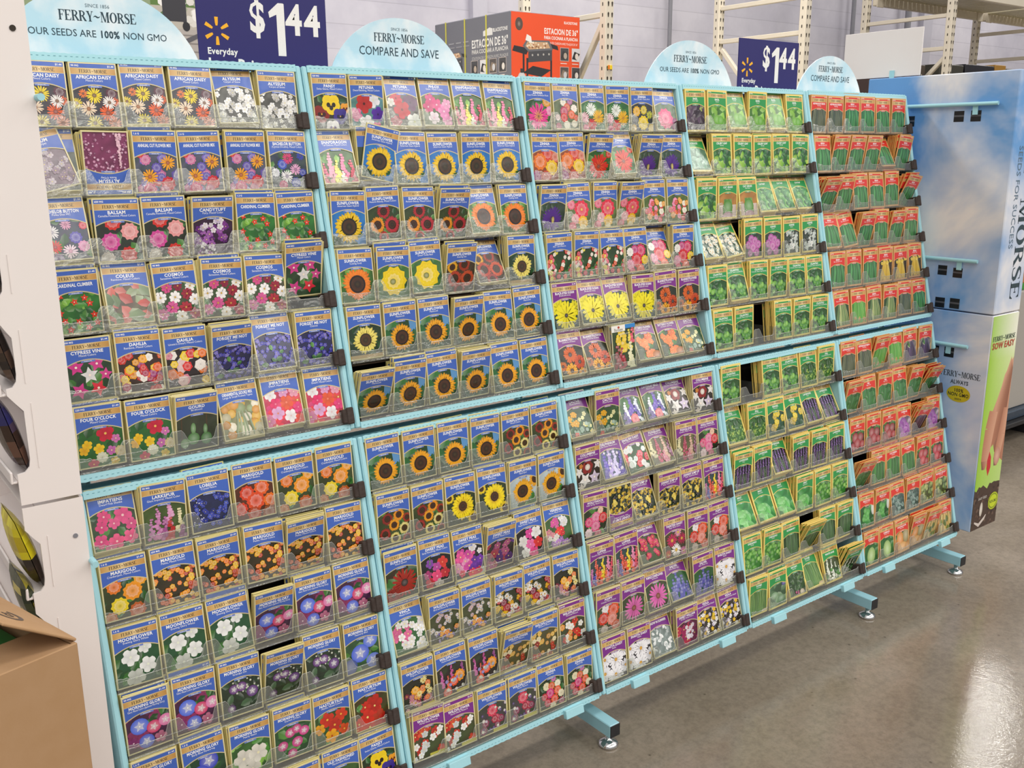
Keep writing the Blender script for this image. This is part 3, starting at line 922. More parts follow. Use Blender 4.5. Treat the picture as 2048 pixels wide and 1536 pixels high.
V['PAN'] = ('PANSY', 'Swiss Giants, Mixed Colors', 'B', 'yellow pansy', '1c3a18', '2a2c1c', [
    ('C', 'l', 10, .2, GREEN, 0, .4, 1, 1), ('p', .2, .4, .2, '8a1c14', '3a0808'), ('p', .92, .56, .12, 'f0a020', '602010'), ('p', .5, .66, .23, 'f8d418', '1c1008'), ('p', .75, .34, .18, '3c2c90', '181040'), ('p', .5, .02, .17, 'f4f0f4', '6a4a90')])
V['PET'] = ('PETUNIA', 'Dwarf Bedding, Mixed Colors', 'B', 'red white and purple petunia', '6a9cb0', '4a7a60', [
    ('f', .7, .82, .2, 'f4f4fa', 'e0e0c0'), ('f', .4, .72, .25, 'c8302c', '501010'), ('f', .82, .42, .2, '5a28a8', '301060'), ('f', .14, .42, .18, 'e878a8', 'c05080'), ('f', .45, .16, .23, 'f6f4f8', 'e8e0b0'), ('f', .78, .06, .14, 'e84a98', 'c05080')])
V['PEH'] = ('PETUNIA', 'Hybrid Mixed Colors', 'B', 'hybrid petunia', '5a5a50', '6a6a68', [
    ('f', .3, .82, .2, 'd84858', '802030'), ('f', .76, .7, .24, '6a4468', '402040'), ('f', .45, .48, .26, 'c83038', '701018'), ('f', .12, .7, .12, 'e0e0d8', 'c0c090'), ('f', .8, .12, .24, 'e8ece4', 'd0d0a0'), ('f', .2, .1, .18, 'b84058', '802030')])
V['PHL'] = ('PHLOX', 'Globe, Mixed Colors', 'B', 'pink phlox', '4a6034', '5a7040', [
    ('f', .3, .78, .17, 'e0508c', 'f0c0d0'), ('f', .5, .62, .18, 'e84a8c', 'f0c0d0'), ('f', .2, .55, .17, 'd84a80', 'f0c0d0'), ('f', .72, .42, .2, 'f08ac0', 'f0d0e0'), ('f', .84, .65, .15, 'f0a0c8', 'f0d0e0'), ('f', .35, .22, .18, 'f0e0e8', 'e0b0c0'), ('f', .8, .14, .17, 'f4a0cc', 'f0d0e0')])
V['SNA'] = ('SNAPDRAGON', 'Tall Deluxe, Mixed Colors', 'B', 'pink and yellow snapdragon', '3a6a24', '2c5420', [
    ('C', 'l', 10, .2, LIME, 0, .3, 1, 1), ('k', .08, 0, .55, .2, 'd83c70'), ('k', .26, .05, .85, .22, 'f0a0b8'), ('k', .64, 0, .8, .22, 'f06a9c'), ('k', .86, 0, .62, .2, 'd02c54'), ('k', .44, 0, .62, .22, 'f4e85c'), ('k', .58, -.05, .3, .18, 'f4ece0')])
V['SAG'] = ('SUNFLOWER', 'American Giant Hybrid', 'B', 'American giant sunflower', '2c7cc4', '1c6cb4', [
    ('C', 'l', 8, .3, ['1c4a28', '2c6030'], 0, 0, 1, .35), ('s', .5, .5, .4, 'f4c81c', '8a6410', '2a2414', .56, 24)])
V['SAB'] = ('SUNFLOWER', 'Autumn Beauty, Mixed Colors', 'B', 'autumn beauty sunflower', '28381c', '344420', [
    ('C', 'l', 16, .2, GREEN, 0, 0, 1, 1), ('s', .5, .8, .2, 'b0242c', '60100c', '2c1008'), ('s', .28, .42, .22, 'f0981c', '98301c', '341408'), ('s', .74, .4, .23, 'c0303c', '701418', '2c1008'), ('s', .45, .06, .16, 'b83028', '701418', '2c1008')])
V['SCG'] = ('SUNFLOWER', 'Cutting Gold', 'B', 'orange cutting sunflower', '3a6a1c', '2c5a18', [
    ('C', 'l', 10, .3, LIME, 0, 0, 1, 1), ('s', .5, .5, .42, 'f4841c', 'c8501c', '26100a', .55, 26)])
V['STB'] = ('SUNFLOWER', 'Dwarf Teddy Bear', 'B', 'fluffy yellow teddy bear sunflower', '3a6a34', '48743c', [
    ('C', 'l', 10, .3, GREEN, 0, 0, 1, 1), ('b', .5, .5, .4, 'f6d414'), ('b', .5, .5, .3, 'f8d81c'), ('o', .47, .48, .09, .08, '8a8c20')])
V['SES'] = ('SUNFLOWER', 'Evening Sun', 'B', 'dark red evening sunflower', '2c2418', '40301c', [
    ('s', .62, .84, .2, 'a8341c', '60180c', '28100a'), ('s', .2, .78, .18, 'e8a81c', '90401c', '28100a'), ('s', .3, .42, .24, 'b83c24', '68180c', '28100a'), ('s', .75, .4, .24, 'c84c24', '781c0c', '28100a'), ('s', .5, .06, .2, '98302c', '60180c', '28100a')])
V['SLQ'] = ('SUNFLOWER', 'Lemon Queen', 'B', 'lemon queen sunflower', '16301c', '1e3a20', [
    ('C', 'l', 14, .2, ['1c4424', '28582c'], 0, 0, 1, 1), ('s', .5, .52, .36, 'f2e070', 'b89c30', '3a2c14', .48, 24), ('R', 0, 0, 1, .1, 'b89c64')])
V['SMA'] = ('SUNFLOWER', 'Mammoth', 'B', 'mammoth sunflower', '1c4a28', '28602c', [
    ('R', 0, .55, 1, 1.1, '5a94c8'), ('C', 'l', 16, .42, ['1c5a30', '287038', '1a4a28', '38803c'], 0, .4, 1, .85), ('R', 0, -.05, 1, .3, '1c4022'), ('C', 'l', 10, .3, ['1c4a28', '2c6030'], 0, 0, 1, .4), ('s', .52, .46, .37, 'f2a81c', 'b8701c', '2c160c', .55, 26)])
V['SMX'] = ('SUNFLOWER', 'Mixed Colors', 'B', 'mixed small sunflower', '2c3c1c', '384824', [
    ('C', 'l', 14, .2, GREEN, 0, 0, 1, 1), ('s', .3, .74, .17, '8c241c', '501008', '28100a'), ('s', .66, .8, .17, 'f0981c', 'a05010', '2c140a'), ('s', .92, .66, .14, 'a8341c', '60180c', '28100a'), ('s', .5, .52, .17, 'f0a01c', 'a05010', '2c140a'), ('s', .82, .36, .17, 'ecdc8c', 'a89040', '3a2810'), ('s', .2, .3, .17, 'a02c24', '60180c', '28100a'), ('s', .52, .12, .17, 'e8d880', 'a89040', '3a2810'), ('s', .9, .04, .15, 'a84830', '60180c', '28100a')])
V['SMO'] = ('SUNFLOWER', 'Moonshine', 'B', 'bright yellow moonshine sunflower', '1c2c14', '2a3c1c', [
    ('s', .1, .85, .16, 'e8c81c', 'a08010', '3a240c'), ('s', .9, .1, .2, 'e8c824', 'a08010', '3a240c'), ('s', .55, .52, .38, 'f8dc14', 'c8980c', '3c1c08', .36, 22)])
V['SSK'] = ('SUNFLOWER', 'Skyscraper', 'B', 'golden skyscraper sunflower', 'c8d4dc', 'a8b8b8', [
    ('C', 'l', 10, .3, GREEN, 0, 0, 1, .3), ('s', .98, .8, .25, 'f0a81c', 'b87010', '2c160c'), ('s', .48, .48, .37, 'f4b01c', 'c07c10', '28140a', .52, 24)])
V['SVQ'] = ('SUNFLOWER', 'Velvet Queen', 'B', 'velvet red sunflower', '1c4a28', '3a2018', [
    ('C', 'l', 14, .3, GREEN, 0, .4, 1, 1), ('d', .58, .46, .4, 20, 'a82418', '301008', .7, .26), ('d', .2, .15, .25, 16, '8c2018', '301008', .7, .2)])
V['SPE'] = ('SWEET PEAS', 'Early Flowering, Mixed Colors', 'B', 'early sweet pea', '14181c', '1c2420', [
    ('f', .3, .72, .13, '8a4ab0', 'd0a0e0'), ('f', .72, .68, .17, 'e03c34', 'f08060'), ('f', .52, .58, .14, 'c04aa0', 'e0a0d0'), ('f', .5, .3, .18, 'f04a80', 'f8a0c0'), ('f', .2, .4, .13, 'b03a78', 'e090b0'), ('f', .78, .35, .15, 'c82c3c', 'f08060'), ('f', .25, .14, .15, 'c02838', 'f08060'), ('f', .55, .05, .15, 'b8b0a8', 'e0e0d0'), ('k', .3, .7, 1, .03, '4a8a40')])
V['SPG'] = ('SWEET PEAS', 'Early Gigantea, Mixed Colors', 'B', 'pink and violet sweet pea', '141820', '202820', [
    ('C', 'f', 18, .12, ['f080b0', 'e85a9c', 'd04aa0', 'f0a0c8'], .05, .25, .7, .85), ('C', 'f', 7, .11, ['7a3ab0', '6a30a0'], .5, .1, .95, .5), ('C', 'f', 5, .09, ['f0ecf0'], .6, .6, .9, .95), ('C', 'f', 5, .11, ['e02c50', 'd8d8d0'], 0, 0, 1, .2)])
V['SPH'] = ('SWEET PEAS', 'Hi Scent, Mixed Colors', 'B', 'dusky purple sweet pea', '28201c', '30282c', [
    ('C', 'f', 24, .11, ['8a3a68', '6a3a98', 'a83a4c', 'b85a88', '5a3080'], 0, 0, 1, .85)])
V['SPR'] = ('SWEET PEAS', 'Royal Family, Mixed Colors', 'B', 'white and pink royal sweet pea', '141414', '1c1c1c', [
    ('f', .25, .55, .18, 'e8e4e0', 'd0d0c0'), ('f', .5, .75, .16, 'e84aa0', 'f0a0d0'), ('f', .76, .74, .19, 'f4f2f0', 'd0d0c0'), ('f', .5, .4, .17, 'f070b0', 'f0a0d0'), ('f', .8, .4, .17, 'e03030', 'f08060'), ('f', .3, .18, .16, 'e8e8e4', 'd0d0c0'), ('f', .6, .12, .17, 'e84a90', 'f0a0d0')])
V['VER'] = ('VERBENA', 'Florist, Mixed Colors', 'B', 'pink white and red verbena', '3a5a2c', '48683a', [
    ('C', 'f', 7, .085, ['e868b0', 'e05aa4'], .25, .6, .55, .88), ('C', 'f', 7, .085, ['f6f4f4', 'e8e4ec'], .55, .6, .92, .9), ('C', 'f', 6, .085, ['e03038', 'f04a40'], .4, .35, .7, .5), ('C', 'f', 8, .08, ['f0e8e4', 'd88a98'], 0, .2, .4, .5), ('C', 'f', 9, .085, ['b888c8', 'a070b8'], .2, 0, .9, .2)])
V['VIN'] = ('VINCA', 'Mixed Colors', 'B', 'pink and white vinca', '3a6834', '2e5a2c', [
    ('C', 'f', 10, .1, ['e06a98', 'd85a90'], 0, .1, .5, .9), ('C', 'f', 18, .1, ['f8f6f4', 'f0ece8'], .2, .05, 1, .92)])
V['WBB'] = ('WILDFLOWER', 'Bird and Butterfly Mixture', 'B', 'white bird and butterfly wildflower', '3a4a28', '4a4a34', [
    ('C', 'd', 26, .055, ['f4ecf0', 'e0c8d8', 'd8d8d8'], 0, .3, 1, .95), ('C', 'b', 8, .075, ['f0a820', 'e8902c'], .3, .1, .95, .6), ('C', 'o', 14, .03, ['6a5ab0', '9a8ac0'], 0, 0, 1, .3)])
V['WCF'] = ('WILDFLOWER', 'Cutflower Mixture', 'B', 'red and yellow cutflower wildflower', '34401c', '2c3018', [
    ('C', 'd', 14, .085, ['f4c820', 'f0d83c', 'f4f0e8', 'f0b020'], 0, .05, 1, .92), ('C', 'b', 12, .09, ['a81c2c', '8a2040', 'c83030'], 0, 0, 1, .9), ('C', 'd', 8, .085, ['f4c820', 'f4f0e8'], 0, .1, 1, .8), ('R', .55, -.05, 1, .1, 'c8b83c')])
V['WFR'] = ('WILDFLOWER', 'Fragrant Mixture', 'B', 'fragrant wildflower', '20281c', '2c2820', [
    ('C', 'd', 14, .08, ['d88aa0', 'c8607c', '9a3c50', 'e0b0b8'], 0, 0, 1, .85), ('C', 'b', 9, .09, ['f0981c', 'f0b030', 'e87820'], .3, .15, .95, .75), ('C', 'd', 5, .085, ['f4e8a0'], .5, .4, 1, .95), ('R', .6, -.05, 1, .07, 'c8b83c')])
V['WHB'] = ('WILDFLOWER', 'Hummingbird Mixture', 'B', 'hummingbird wildflower', '33402a', '2c1c24', [
    ('k', .15, .3, .8, .14, 'c04a98'), ('k', .5, .4, .95, .12, 'b83c88'), ('k', .85, .5, .95, .12, '8a3080'), ('b', .75, .5, .18, 'f0981c'), ('b', .55, .38, .15, 'e8501c'), ('k', .35, .2, .6, .1, 'd85030'), ('b', .3, .1, .15, 'd85a40'), ('C', 'o', 12, .04, ['a8b0c0', '8a80c0', 'd8d8c8'], .2, .1, .9, .5), ('R', .6, -.05, 1, .08, 'c8b83c')])
V['WWE'] = ('WILDFLOWER', 'Western Mixture', 'B', 'yellow western wildflower', '46482c', '58502c', [
    ('C', 'b', 22, .07, ['e0a830', 'e8b840', 'c8902c', 'f0e0b0', 'a8743c'], 0, 0, 1, .9), ('C', 'f', 6, .07, ['c83c2c', '9a2c2c'], 0, 0, 1, .6)])
V['WSH'] = ('WILDFLOWER', 'Shade Mixture', 'B', 'crimson shade wildflower', '3a4a2c', '483848', [
    ('b', .5, .72, .19, 'e03858'), ('C', 'b', 9, .1, ['b82844', '8a2850', 'c83a5c'], 0, .1, .9, .7), ('C', 'o', 14, .04, ['d8c8d8', '5a3a80', 'e8e4d8'], 0, .1, 1, .9), ('R', .5, -.05, 1, .1, 'c8c03c')])
V['WPE'] = ('WILDFLOWER', 'Perennial Mixture', 'P', 'orange and white wildflower', '36482c', '443c28', [
    ('C', 'f', 10, .1, ['d83828', 'e05030', 'c02c24'], 0, 0, 1, .9), ('C', 'f', 7, .09, ['f4f2ec', 'dce0dc'], .1, .1, 1, .9), ('C', 'b', 4, .08, ['f0a030'], 0, .2, 1, .8)])
V['WPA'] = ('WILDFLOWER', 'Partial Shade Mixture', 'P', 'red and white wildflower', '40502c', '4a4430', [
    ('C', 'f', 12, .1, ['d83c28', 'e05838', 'c83428'], 0, .05, .9, .9), ('C', 'f', 11, .085, ['f8f6f2', 'e0e4e4'], 0, .05, 1, .95), ('R', .5, -.05, 1, .1, 'c8c050')])
V['ZIC'] = ('ZINNIA', 'Early Mix', 'B', 'bright mixed zinnia', '28401c', '1c2c18', [
    ('C', 'l', 10, .2, GREEN, 0, 0, 1, 1), ('b', .6, .9, .1, 'c05aa0'), ('b', .3, .72, .13, 'e8dcb0'), ('b', .74, .7, .12, 'f0e8cc'), ('b', .5, .68, .13, 'e0642c'), ('b', .42, .46, .16, 'd8307c'), ('b', .72, .48, .14, 'ec6030'), ('b', .2, .4, .12, 'c82838'), ('b', .85, .34, .12, 'f0e4c0'), ('b', .3, .18, .13, 'c83048'), ('b', .58, .22, .15, 'e85028'), ('b', .5, .02, .12, 'f0e4c0'), ('b', .85, .08, .12, 'a83c60')])
V['ZPI'] = ('ZINNIA', 'Giant Double, Exhibition Rose', 'B', 'large pink zinnia', '24582c', '2c6834', [
    ('C', 'l', 10, .3, GREEN, 0, 0, 1, 1), ('b', .85, .9, .17, 'e8a030'), ('b', .95, .6, .15, 'f09ac0'), ('d', .5, .42, .39, 22, 'e83a94', 'c85a3c', .8, .22), ('d', .5, .42, .18, 12, 'f0b06a', '8a4a20', .3, .2)])
V['ZEA'] = ('ZINNIA', 'Early Mix', 'B', 'small red and cream zinnia', '5a6a44', '38482c', [
    ('b', .4, .86, .12, 'f0ead8'), ('b', .68, .9, .12, 'b05a98'), ('b', .55, .7, .13, 'e06030'), ('b', .84, .66, .13, 'f4ecdc'), ('b', .42, .56, .16, 'c0305c'), ('b', .72, .46, .14, 'ec6428'), ('b', .4, .36, .15, 'd8302c'), ('b', .14, .36, .1, 'e0c0c0'), ('b', .9, .36, .1, 'e8603c'), ('b', .5, .12, .13, 'f2ecd4'), ('b', .82, .16, .12, 'f0e8d0'), ('b', .15, .06, .12, 'c85a78')])
V['ZCW'] = ('ZINNIA', 'Giant Cactus Flowered, Mixed Colors', 'B', 'white and yellow cactus zinnia', '2e7038', '246030', [
    ('C', 'l', 10, .3, GREEN, 0, 0, 1, 1), ('d', .42, .68, .22, 20, 'f0f4ec', 'c8d0c0', .6, .14), ('d', .74, .42, .24, 20, 'f4b81c', 'c88010', .6, .14), ('d', .42, .16, .2, 16, 'd82430', '90101c', .6, .14), ('d', .12, .4, .18, 16, 'f0a8bc', 'd07890', .6, .14), ('d', .15, .05, .14, 14, 'e05a84', 'b03050', .6, .14)])
V['ZCA'] = ('ZINNIA', 'Giant Double, Canary Bird', 'B', 'yellow canary zinnia', '3a3c44', '2c3438', [
    ('b', .25, .68, .17, 'f0b828'), ('b', .58, .72, .15, 'dcc428'), ('d', .85, .55, .14, 12, 'c8cc40', 'a0a020'), ('b', .55, .28, .24, 'f4d428'), ('b', .1, .1, .13, 'd8b028'), ('b', .92, .1, .14, 'e0c030')])
V['ZPK'] = ('ZINNIA', 'Giant Double, Dahlia Flowered', 'B', 'rosy pink zinnia', '6a8468', '34502c', [
    ('o', .9, .15, .2, .25, '8a1c6c'), ('b', .45, .4, .36, 'e85a8c'), ('b', .45, .4, .25, 'f07a9c')])
V['ZOR'] = ('ZINNIA', 'Giant Double, Desert Mixed Colors', 'B', 'orange and yellow zinnia', '8a3c1c', '9c4a24', [
    ('b', .6, .85, .22, 'e0402c'), ('b', .9, .75, .18, 'd87050'), ('b', .28, .6, .26, 'f07a1c'), ('b', .74, .4, .24, 'f4c81c'), ('b', .12, .12, .17, 'a83c84'), ('b', .5, .1, .2, 'c84a34')])
V['ZSC'] = ('ZINNIA', 'Giant Double, Scarlet Flame', 'B', 'scarlet zinnia', '2c6a2c', '205420', [
    ('C', 'l', 10, .3, GREEN, 0, 0, 1, 1), ('d', .5, .42, .4, 24, 'd8281c', '8a1810', .8, .2), ('d', .5, .42, .22, 12, 'e8602c', '8a3010', .25, .2), ('b', .9, .85, .14, 'd83c24')])
V['ZPU'] = ('ZINNIA', 'Giant Double, Purple Queen', 'B', 'purple zinnia', '2c4034', '3a4a44', [
    ('C', 'l', 12, .25, ['34503c', '5a7060'], 0, 0, 1, 1), ('d', .48, .4, .38, 26, '52248c', '34104c', .8, .2), ('o', .52, .36, .05, .1, 'c8b030')])
V['ZCG'] = ('ZINNIA', 'California Giants, Mixed Colors', 'B', 'coral california giant zinnia', '6a7a44', '54643a', [
    ('b', .18, .8, .16, 'f0708c'), ('b', .6, .62, .3, 'ec2c4c'), ('b', .3, .32, .17, 'f0a8b0'), ('b', .62, .2, .2, 'f8c424'), ('b', .15, .06, .16, 'e8607c'), ('b', .6, -.02, .14, 'f0e0a8'), ('o', .6, .62, .05, .05, 'f0b040')])
V['ZLI'] = ('ZINNIA', 'Lilliput Mixed Colors', 'B', 'button zinnia', '5a7034', '48602c', [
    ('C', 'b', 22, .085, ['f0642c', 'f4a82c', 'e84a70', 'f4ecd8', 'd83028', 'f08ab0'], .05, .05, .95, .85)])
V['ZMI'] = ('ZINNIA', 'Mini - Zini Mixture', 'B', 'mini zinnia', '28481c', '203c1c', [
    ('C', 'l', 14, .2, GREEN, 0, 0, 1, 1), ('C', 'b', 44, .06, ['e03c2c', 'f0602c', 'd82c48', 'f4e8d8', 'e8d83c', 'e85a78'], 0, .02, 1, .9)])
V['ZPF'] = ('ZINNIA', 'State Fair Mixed Colors', 'B', 'crimson and white state fair zinnia', '28401c', '34482c', [
    ('b', .7, .7, .22, 'd82c64'), ('b', .42, .74, .17, 'c83c80'), ('b', .2, .68, .15, 'f2ece4'), ('b', .48, .38, .25, 'd82434'), ('b', .86, .36, .16, 'f4cc1c'), ('b', .18, .24, .18, 'f090b4'), ('b', .62, .04, .18, 'f0602c'), ('b', .25, -.02, .14, 'e05a78')])
V['BES'] = ('BLACK-EYED SUSAN', '(Rudbeckia hirta)', 'P', 'black-eyed Susan', '14382c', '1c4434', [
    ('d', .2, .72, .28, 14, 'e8dc14', 'a8a010', .8, .08), ('d', .88, .62, .26, 12, 'dcd014', 'a8a010', .8, .08), ('d', .5, .42, .46, 20, 'f4e414', '2a1408', .8, .14)])
V['BLF'] = ('BLANKETFLOWER', '(Gaillardia Aristata)', 'P', 'orange blanketflower', '1c2418', '2c3020', [
    ('d', .46, .66, .27, 20, 'd8601c', '3a1008', .9, .26), ('d', .8, .38, .23, 18, 'c8481c', '3a1008', .9, .26), ('d', .42, .12, .24, 18, 'f0a81c', '3a1008', .9, .3), ('d', .08, .3, .16, 14, 'c86a2c', '3a1008', .9, .3), ('d', .85, .02, .16, 14, 'e09a2c', '3a1008', .9, .3)])
V['BUR'] = ('SNAPDRAGON', '', 'X', 'red and yellow snapdragon', '2c3c20', '38502c', [
    ('k', .5, .65, 1.35, .35, 'f0cc1c'), ('k', .75, .7, 1.3, .22, 'f0dc3c'), ('k', .9, .9, 1.45, .2, 'e85a70'), ('k', .2, .1, .9, .3, '98182c'), ('k', .38, .02, .7, .26, 'a81c30'), ('k', .78, .02, .85, .3, 'f0ecc0'), ('k', .3, .9, 1.4, .25, 'e8c41c')])
V['BUT'] = ('BUTTERFLY FLOWER', '(Asclepias tuberosa)', 'P', 'orange butterfly flower', '2c4a30', '48543c', [
    ('C', 'l', 10, .3, GREEN, 0, 0, 1, 1), ('C', 'f', 12, .08, ['f0762c', 'f08a40'], .1, .5, .5, .8), ('C', 'f', 14, .085, ['f0702c', 'f48a3c'], .4, .3, .8, .9), ('C', 'f', 8, .08, ['f08038'], .4, .08, .8, .4), ('o', .85, .1, .2, .15, 'c8783c')])
V['CAC'] = ('CACTUS', 'Mixed Varieties', 'P', 'mixed cactus', '2c4a2c', '3a5834', [
    ('C', 'l', 18, .22, ['3a6a40', '2c5834', '4a7848'], 0, 0, 1, 1), ('C', 'f', 5, .09, ['f0b020', 'e8c838'], .05, .4, .45, .75), ('C', 'f', 8, .06, ['e8e060', 'f0ecb0'], .4, .2, .95, .7), ('C', 'o', 12, .05, ['88a890', 'a0b8a8'], .2, .1, .9, .4), ('f', .9, .05, .09, 'e8d890', 'f0f0c0'), ('f', .25, .04, .09, 'd85040', 'f0c0a0')])
V['CAN'] = ('CANTERBURY BELLS', 'Mixed Colors', 'P', 'violet canterbury bells', '34544a', '3c5c44', [
    ('C', 'l', 10, .25, GREEN, 0, .4, 1, 1), ('k', .3, .2, .75, .24, 'e4e8ec'), ('k', .55, .35, 1, .24, '6a4ac0'), ('k', .8, .5, .95, .2, 'dce4f0'), ('k', .2, .05, .4, .25, '6850a8'), ('b', .58, .14, .19, 'e87a80'), ('k', .84, .02, .42, .22, 'dce4ec'), ('k', .72, .25, .6, .2, '5a48b0')])
V['COM'] = ('COLUMBINE', 'McKana\'s Giants, Mixed Colors', 'P', 'white and red columbine', '2c2018', '241c14', [
    ('d', .48, .72, .24, 5, '8a1c1c', 'f4e8dc', .9, .42), ('t', .12, .6, .18, 'f4f0ec'), ('t', .9, .76, .17, 'f2eeea'), ('t', .36, .3, .24, 'f8f4f0'), ('t', .76, .32, .23, 'e4d4ec'), ('f', .2, .8, .08, 'd08030', 'f0c060'), ('t', .2, .04, .16, 'e8dcd4')])
V['DEL'] = ('DELPHINIUM', 'Pacific Giants, Mixed Colors', 'P', 'lavender delphinium', '4a5a70', '5a6a78', [
    ('k', .2, .05, .85, .26, '6a58c0'), ('k', .42, .05, 1, .28, 'b8a8e0'), ('k', .62, .05, .95, .26, 'd0c8f0'), ('k', .85, .02, .8, .24, '5a48a8'), ('C', 'o', 12, .04, ['e8e0f4'], 0, 0, 1, .9)])
V['ENG'] = ('ENGLISH DAISY', 'Super Giant, Mixed Colors', 'P', 'red and white english daisy', '3c5c40', '4a6848', [
    ('C', 'b', 12, .1, ['e04a5c', 'e86a78', 'd83c48'], 0, .1, 1, .85), ('C', 'b', 10, .1, ['e8f4ee', 'f4f4f0'], .1, .05, 1, .95)])
V['FOX'] = ('FOXGLOVE', 'Excelsior, Mixed Colors', 'P', 'pink foxglove', '6a6c44', '5c5440', [
    ('k', .15, .3, .9, .2, 'd8d0a0'), ('k', .42, .1, .95, .2, 'b03a58'), ('k', .7, .1, .9, .26, 'd0a890'), ('k', .92, .2, .9, .18, '8a4a70'), ('k', .6, .0, .4, .24, 'c07080')])
V['HOL'] = ('HOLLYHOCK', 'Indian Spring, Mixed Colors', 'P', 'pink and red hollyhock', '24301c', '2c3820', [
    ('C', 'l', 10, .25, GREEN, 0, 0, 1, 1), ('b', .22, .5, .17, 'e03c78'), ('b', .52, .62, .19, 'e87aa4'), ('b', .5, .32, .2, 'e06a98'), ('b', .82, .56, .18, 'd82c34'), ('b', .72, .84, .12, 'f0c0a0'), ('b', .2, .12, .16, 'f0d0d8'), ('b', .6, .04, .15, 'c84a6c')])
V['JJU'] = ('JOHNNY JUMP UP', 'Viola, Yellow and Black', 'P', 'yellow and black viola', '1a281c', '24341c', [
    ('C', 'f', 60, .055, ['e8c444', 'f0d868', 'd8b038'], 0, 0, 1, .95), ('C', 'o', 50, .03, ['201820', '2c2018', '1c3020'], 0, 0, 1, .95)])
V['LUP'] = ('LUPINE', 'Russell\'s Hybrid, Mixed Colors', 'P', 'rainbow lupine', '2c4454', '384a3c', [
    ('k', .1, 0, .6, .18, 'c86aa8'), ('k', .28, .05, .92, .2, 'e8502c'), ('k', .55, .15, 1.0, .19, 'f0d02c'), ('k', .78, .2, 1.0, .19, 'e88ab0'), ('k', .93, .1, .85, .18, 'd83a58'), ('k', .2, -.05, .42, .2, '4a48b0'), ('k', .42, -.05, .6, .22, 'e04a24'), ('k', .68, -.05, .5, .18, 'e0642c')])
V['MPK'] = ('MAIDEN PINKS', 'Brilliant', 'P', 'bright pink maiden pink', '3c4c2c', '4a5834', [
    ('C', 'd', 30, .08, ['e03c68', 'e8547c', 'd02c54'], .1, .1, .95, .9)])
V['PAI'] = ('PAINTED DAISY', 'Single Mixed Colors', 'P', 'painted daisy', '3c4a28', '4a3830', [
    ('d', .66, .86, .16, 14, 'e8a0b8', 'f0d030'), ('d', .35, .62, .24, 16, 'c8245c', 'e8b020'), ('d', .82, .6, .2, 14, 'b01c4c', 'e8a020'), ('d', .12, .16, .15, 14, 'd0502c', 'e8b020'), ('d', .52, .24, .23, 18, 'fbf6f2', 'e8b820'), ('d', .88, .12, .17, 14, 'd888b0', 'e8b020')])
V['POP'] = ('POPPY', 'Oriental, Mixed Colors', 'P', 'orange and white poppy', '3a5430', '4a4030', [
    ('b', .38, .82, .17, 'f4eef0'), ('b', .72, .72, .25, 'e8501c'), ('b', .28, .5, .22, 'd83420'), ('b', .66, .4, .22, 'e88a78'), ('b', .32, .1, .16, 'b8a898'), ('b', .82, .14, .18, 'd06a50')])
V['PCF'] = ('PURPLE CONEFLOWER', 'Echinacea', 'P', 'pink coneflower', '34482c', '4a4430', [
    ('C', 'l', 8, .25, GREEN, 0, .3, 1, 1), ('d', .52, .46, .42, 19, 'dc6ab0', '8a3c1c', .62, .22, lin('b84a8c'))])
V['SAL'] = ('SALVIA', 'Blue, Mealy Cup', 'P', 'blue salvia', '24542c', '2c6034', [
    ('k', .5, .1, 1.0, .3, '4a4aa0'), ('k', .3, 0, .7, .28, '5858a8'), ('k', .72, 0, .75, .28, '5050a0'), ('k', .15, -.05, .45, .25, '4c4c94'), ('k', .88, -.05, .5, .25, '48488c')])
V['SHA'] = ('SHASTA DAISY', 'Alaska', 'P', 'white shasta daisy', '24242c', '303038', [
    ('d', .08, .78, .26, 20, 'f6f4f8', 'e8a820', .9, .2), ('d', .9, .92, .24, 20, 'f6f4f8', 'e8a820', .9, .2), ('d', .55, .66, .32, 22, 'faf8fb', 'f0b020', .9, .18), ('d', .05, .3, .26, 20, 'f4f2f6', 'e8a820', .9, .2), ('d', .95, .35, .22, 20, 'eceaf0', 'e8a820', .9, .2), ('d', .5, .15, .32, 22, 'faf8fb', 'f0b020', .9, .18)])
V['SIL'] = ('SNOW IN SUMMER', '', 'P', 'silvery white flower', '6c7874', '84908c', [
    ('C', 'l', 60, .13, ['e8ecea', 'c8d0ce', 'f4f6f4', 'a8b4b2', '8c9a98'], 0, 0, 1, .98)])
V['SWI'] = ('SWEET WILLIAM', 'Double, Mixed Colors', 'P', 'crimson sweet william', '4c1434', '581838', [
    ('C', 'f', 16, .13, ['a81c5c', '8a1c50', 'c82c50', '701848'], 0, 0, 1, .95), ('C', 'f', 18, .055, ['f4ecf4', 'e8dcec'], .42, .2, .85, .8)])
V['VIO'] = ('VIOLA', 'Yellow and White Heart Shaped', 'P', 'yellow and white heart-shaped viola', '2c2420', '342c1c', [
    ('C', 'f', 26, .065, ['f0ecf4', 'd8cce4', 'fbf8f4'], 0, 0, 1, .95), ('C', 'f', 16, .06, ['f0cc1c', 'e8b818'], 0, 0, 1, .95), ('C', 'o', 24, .025, ['3a2048', '281830'], 0, 0, 1, .95)])
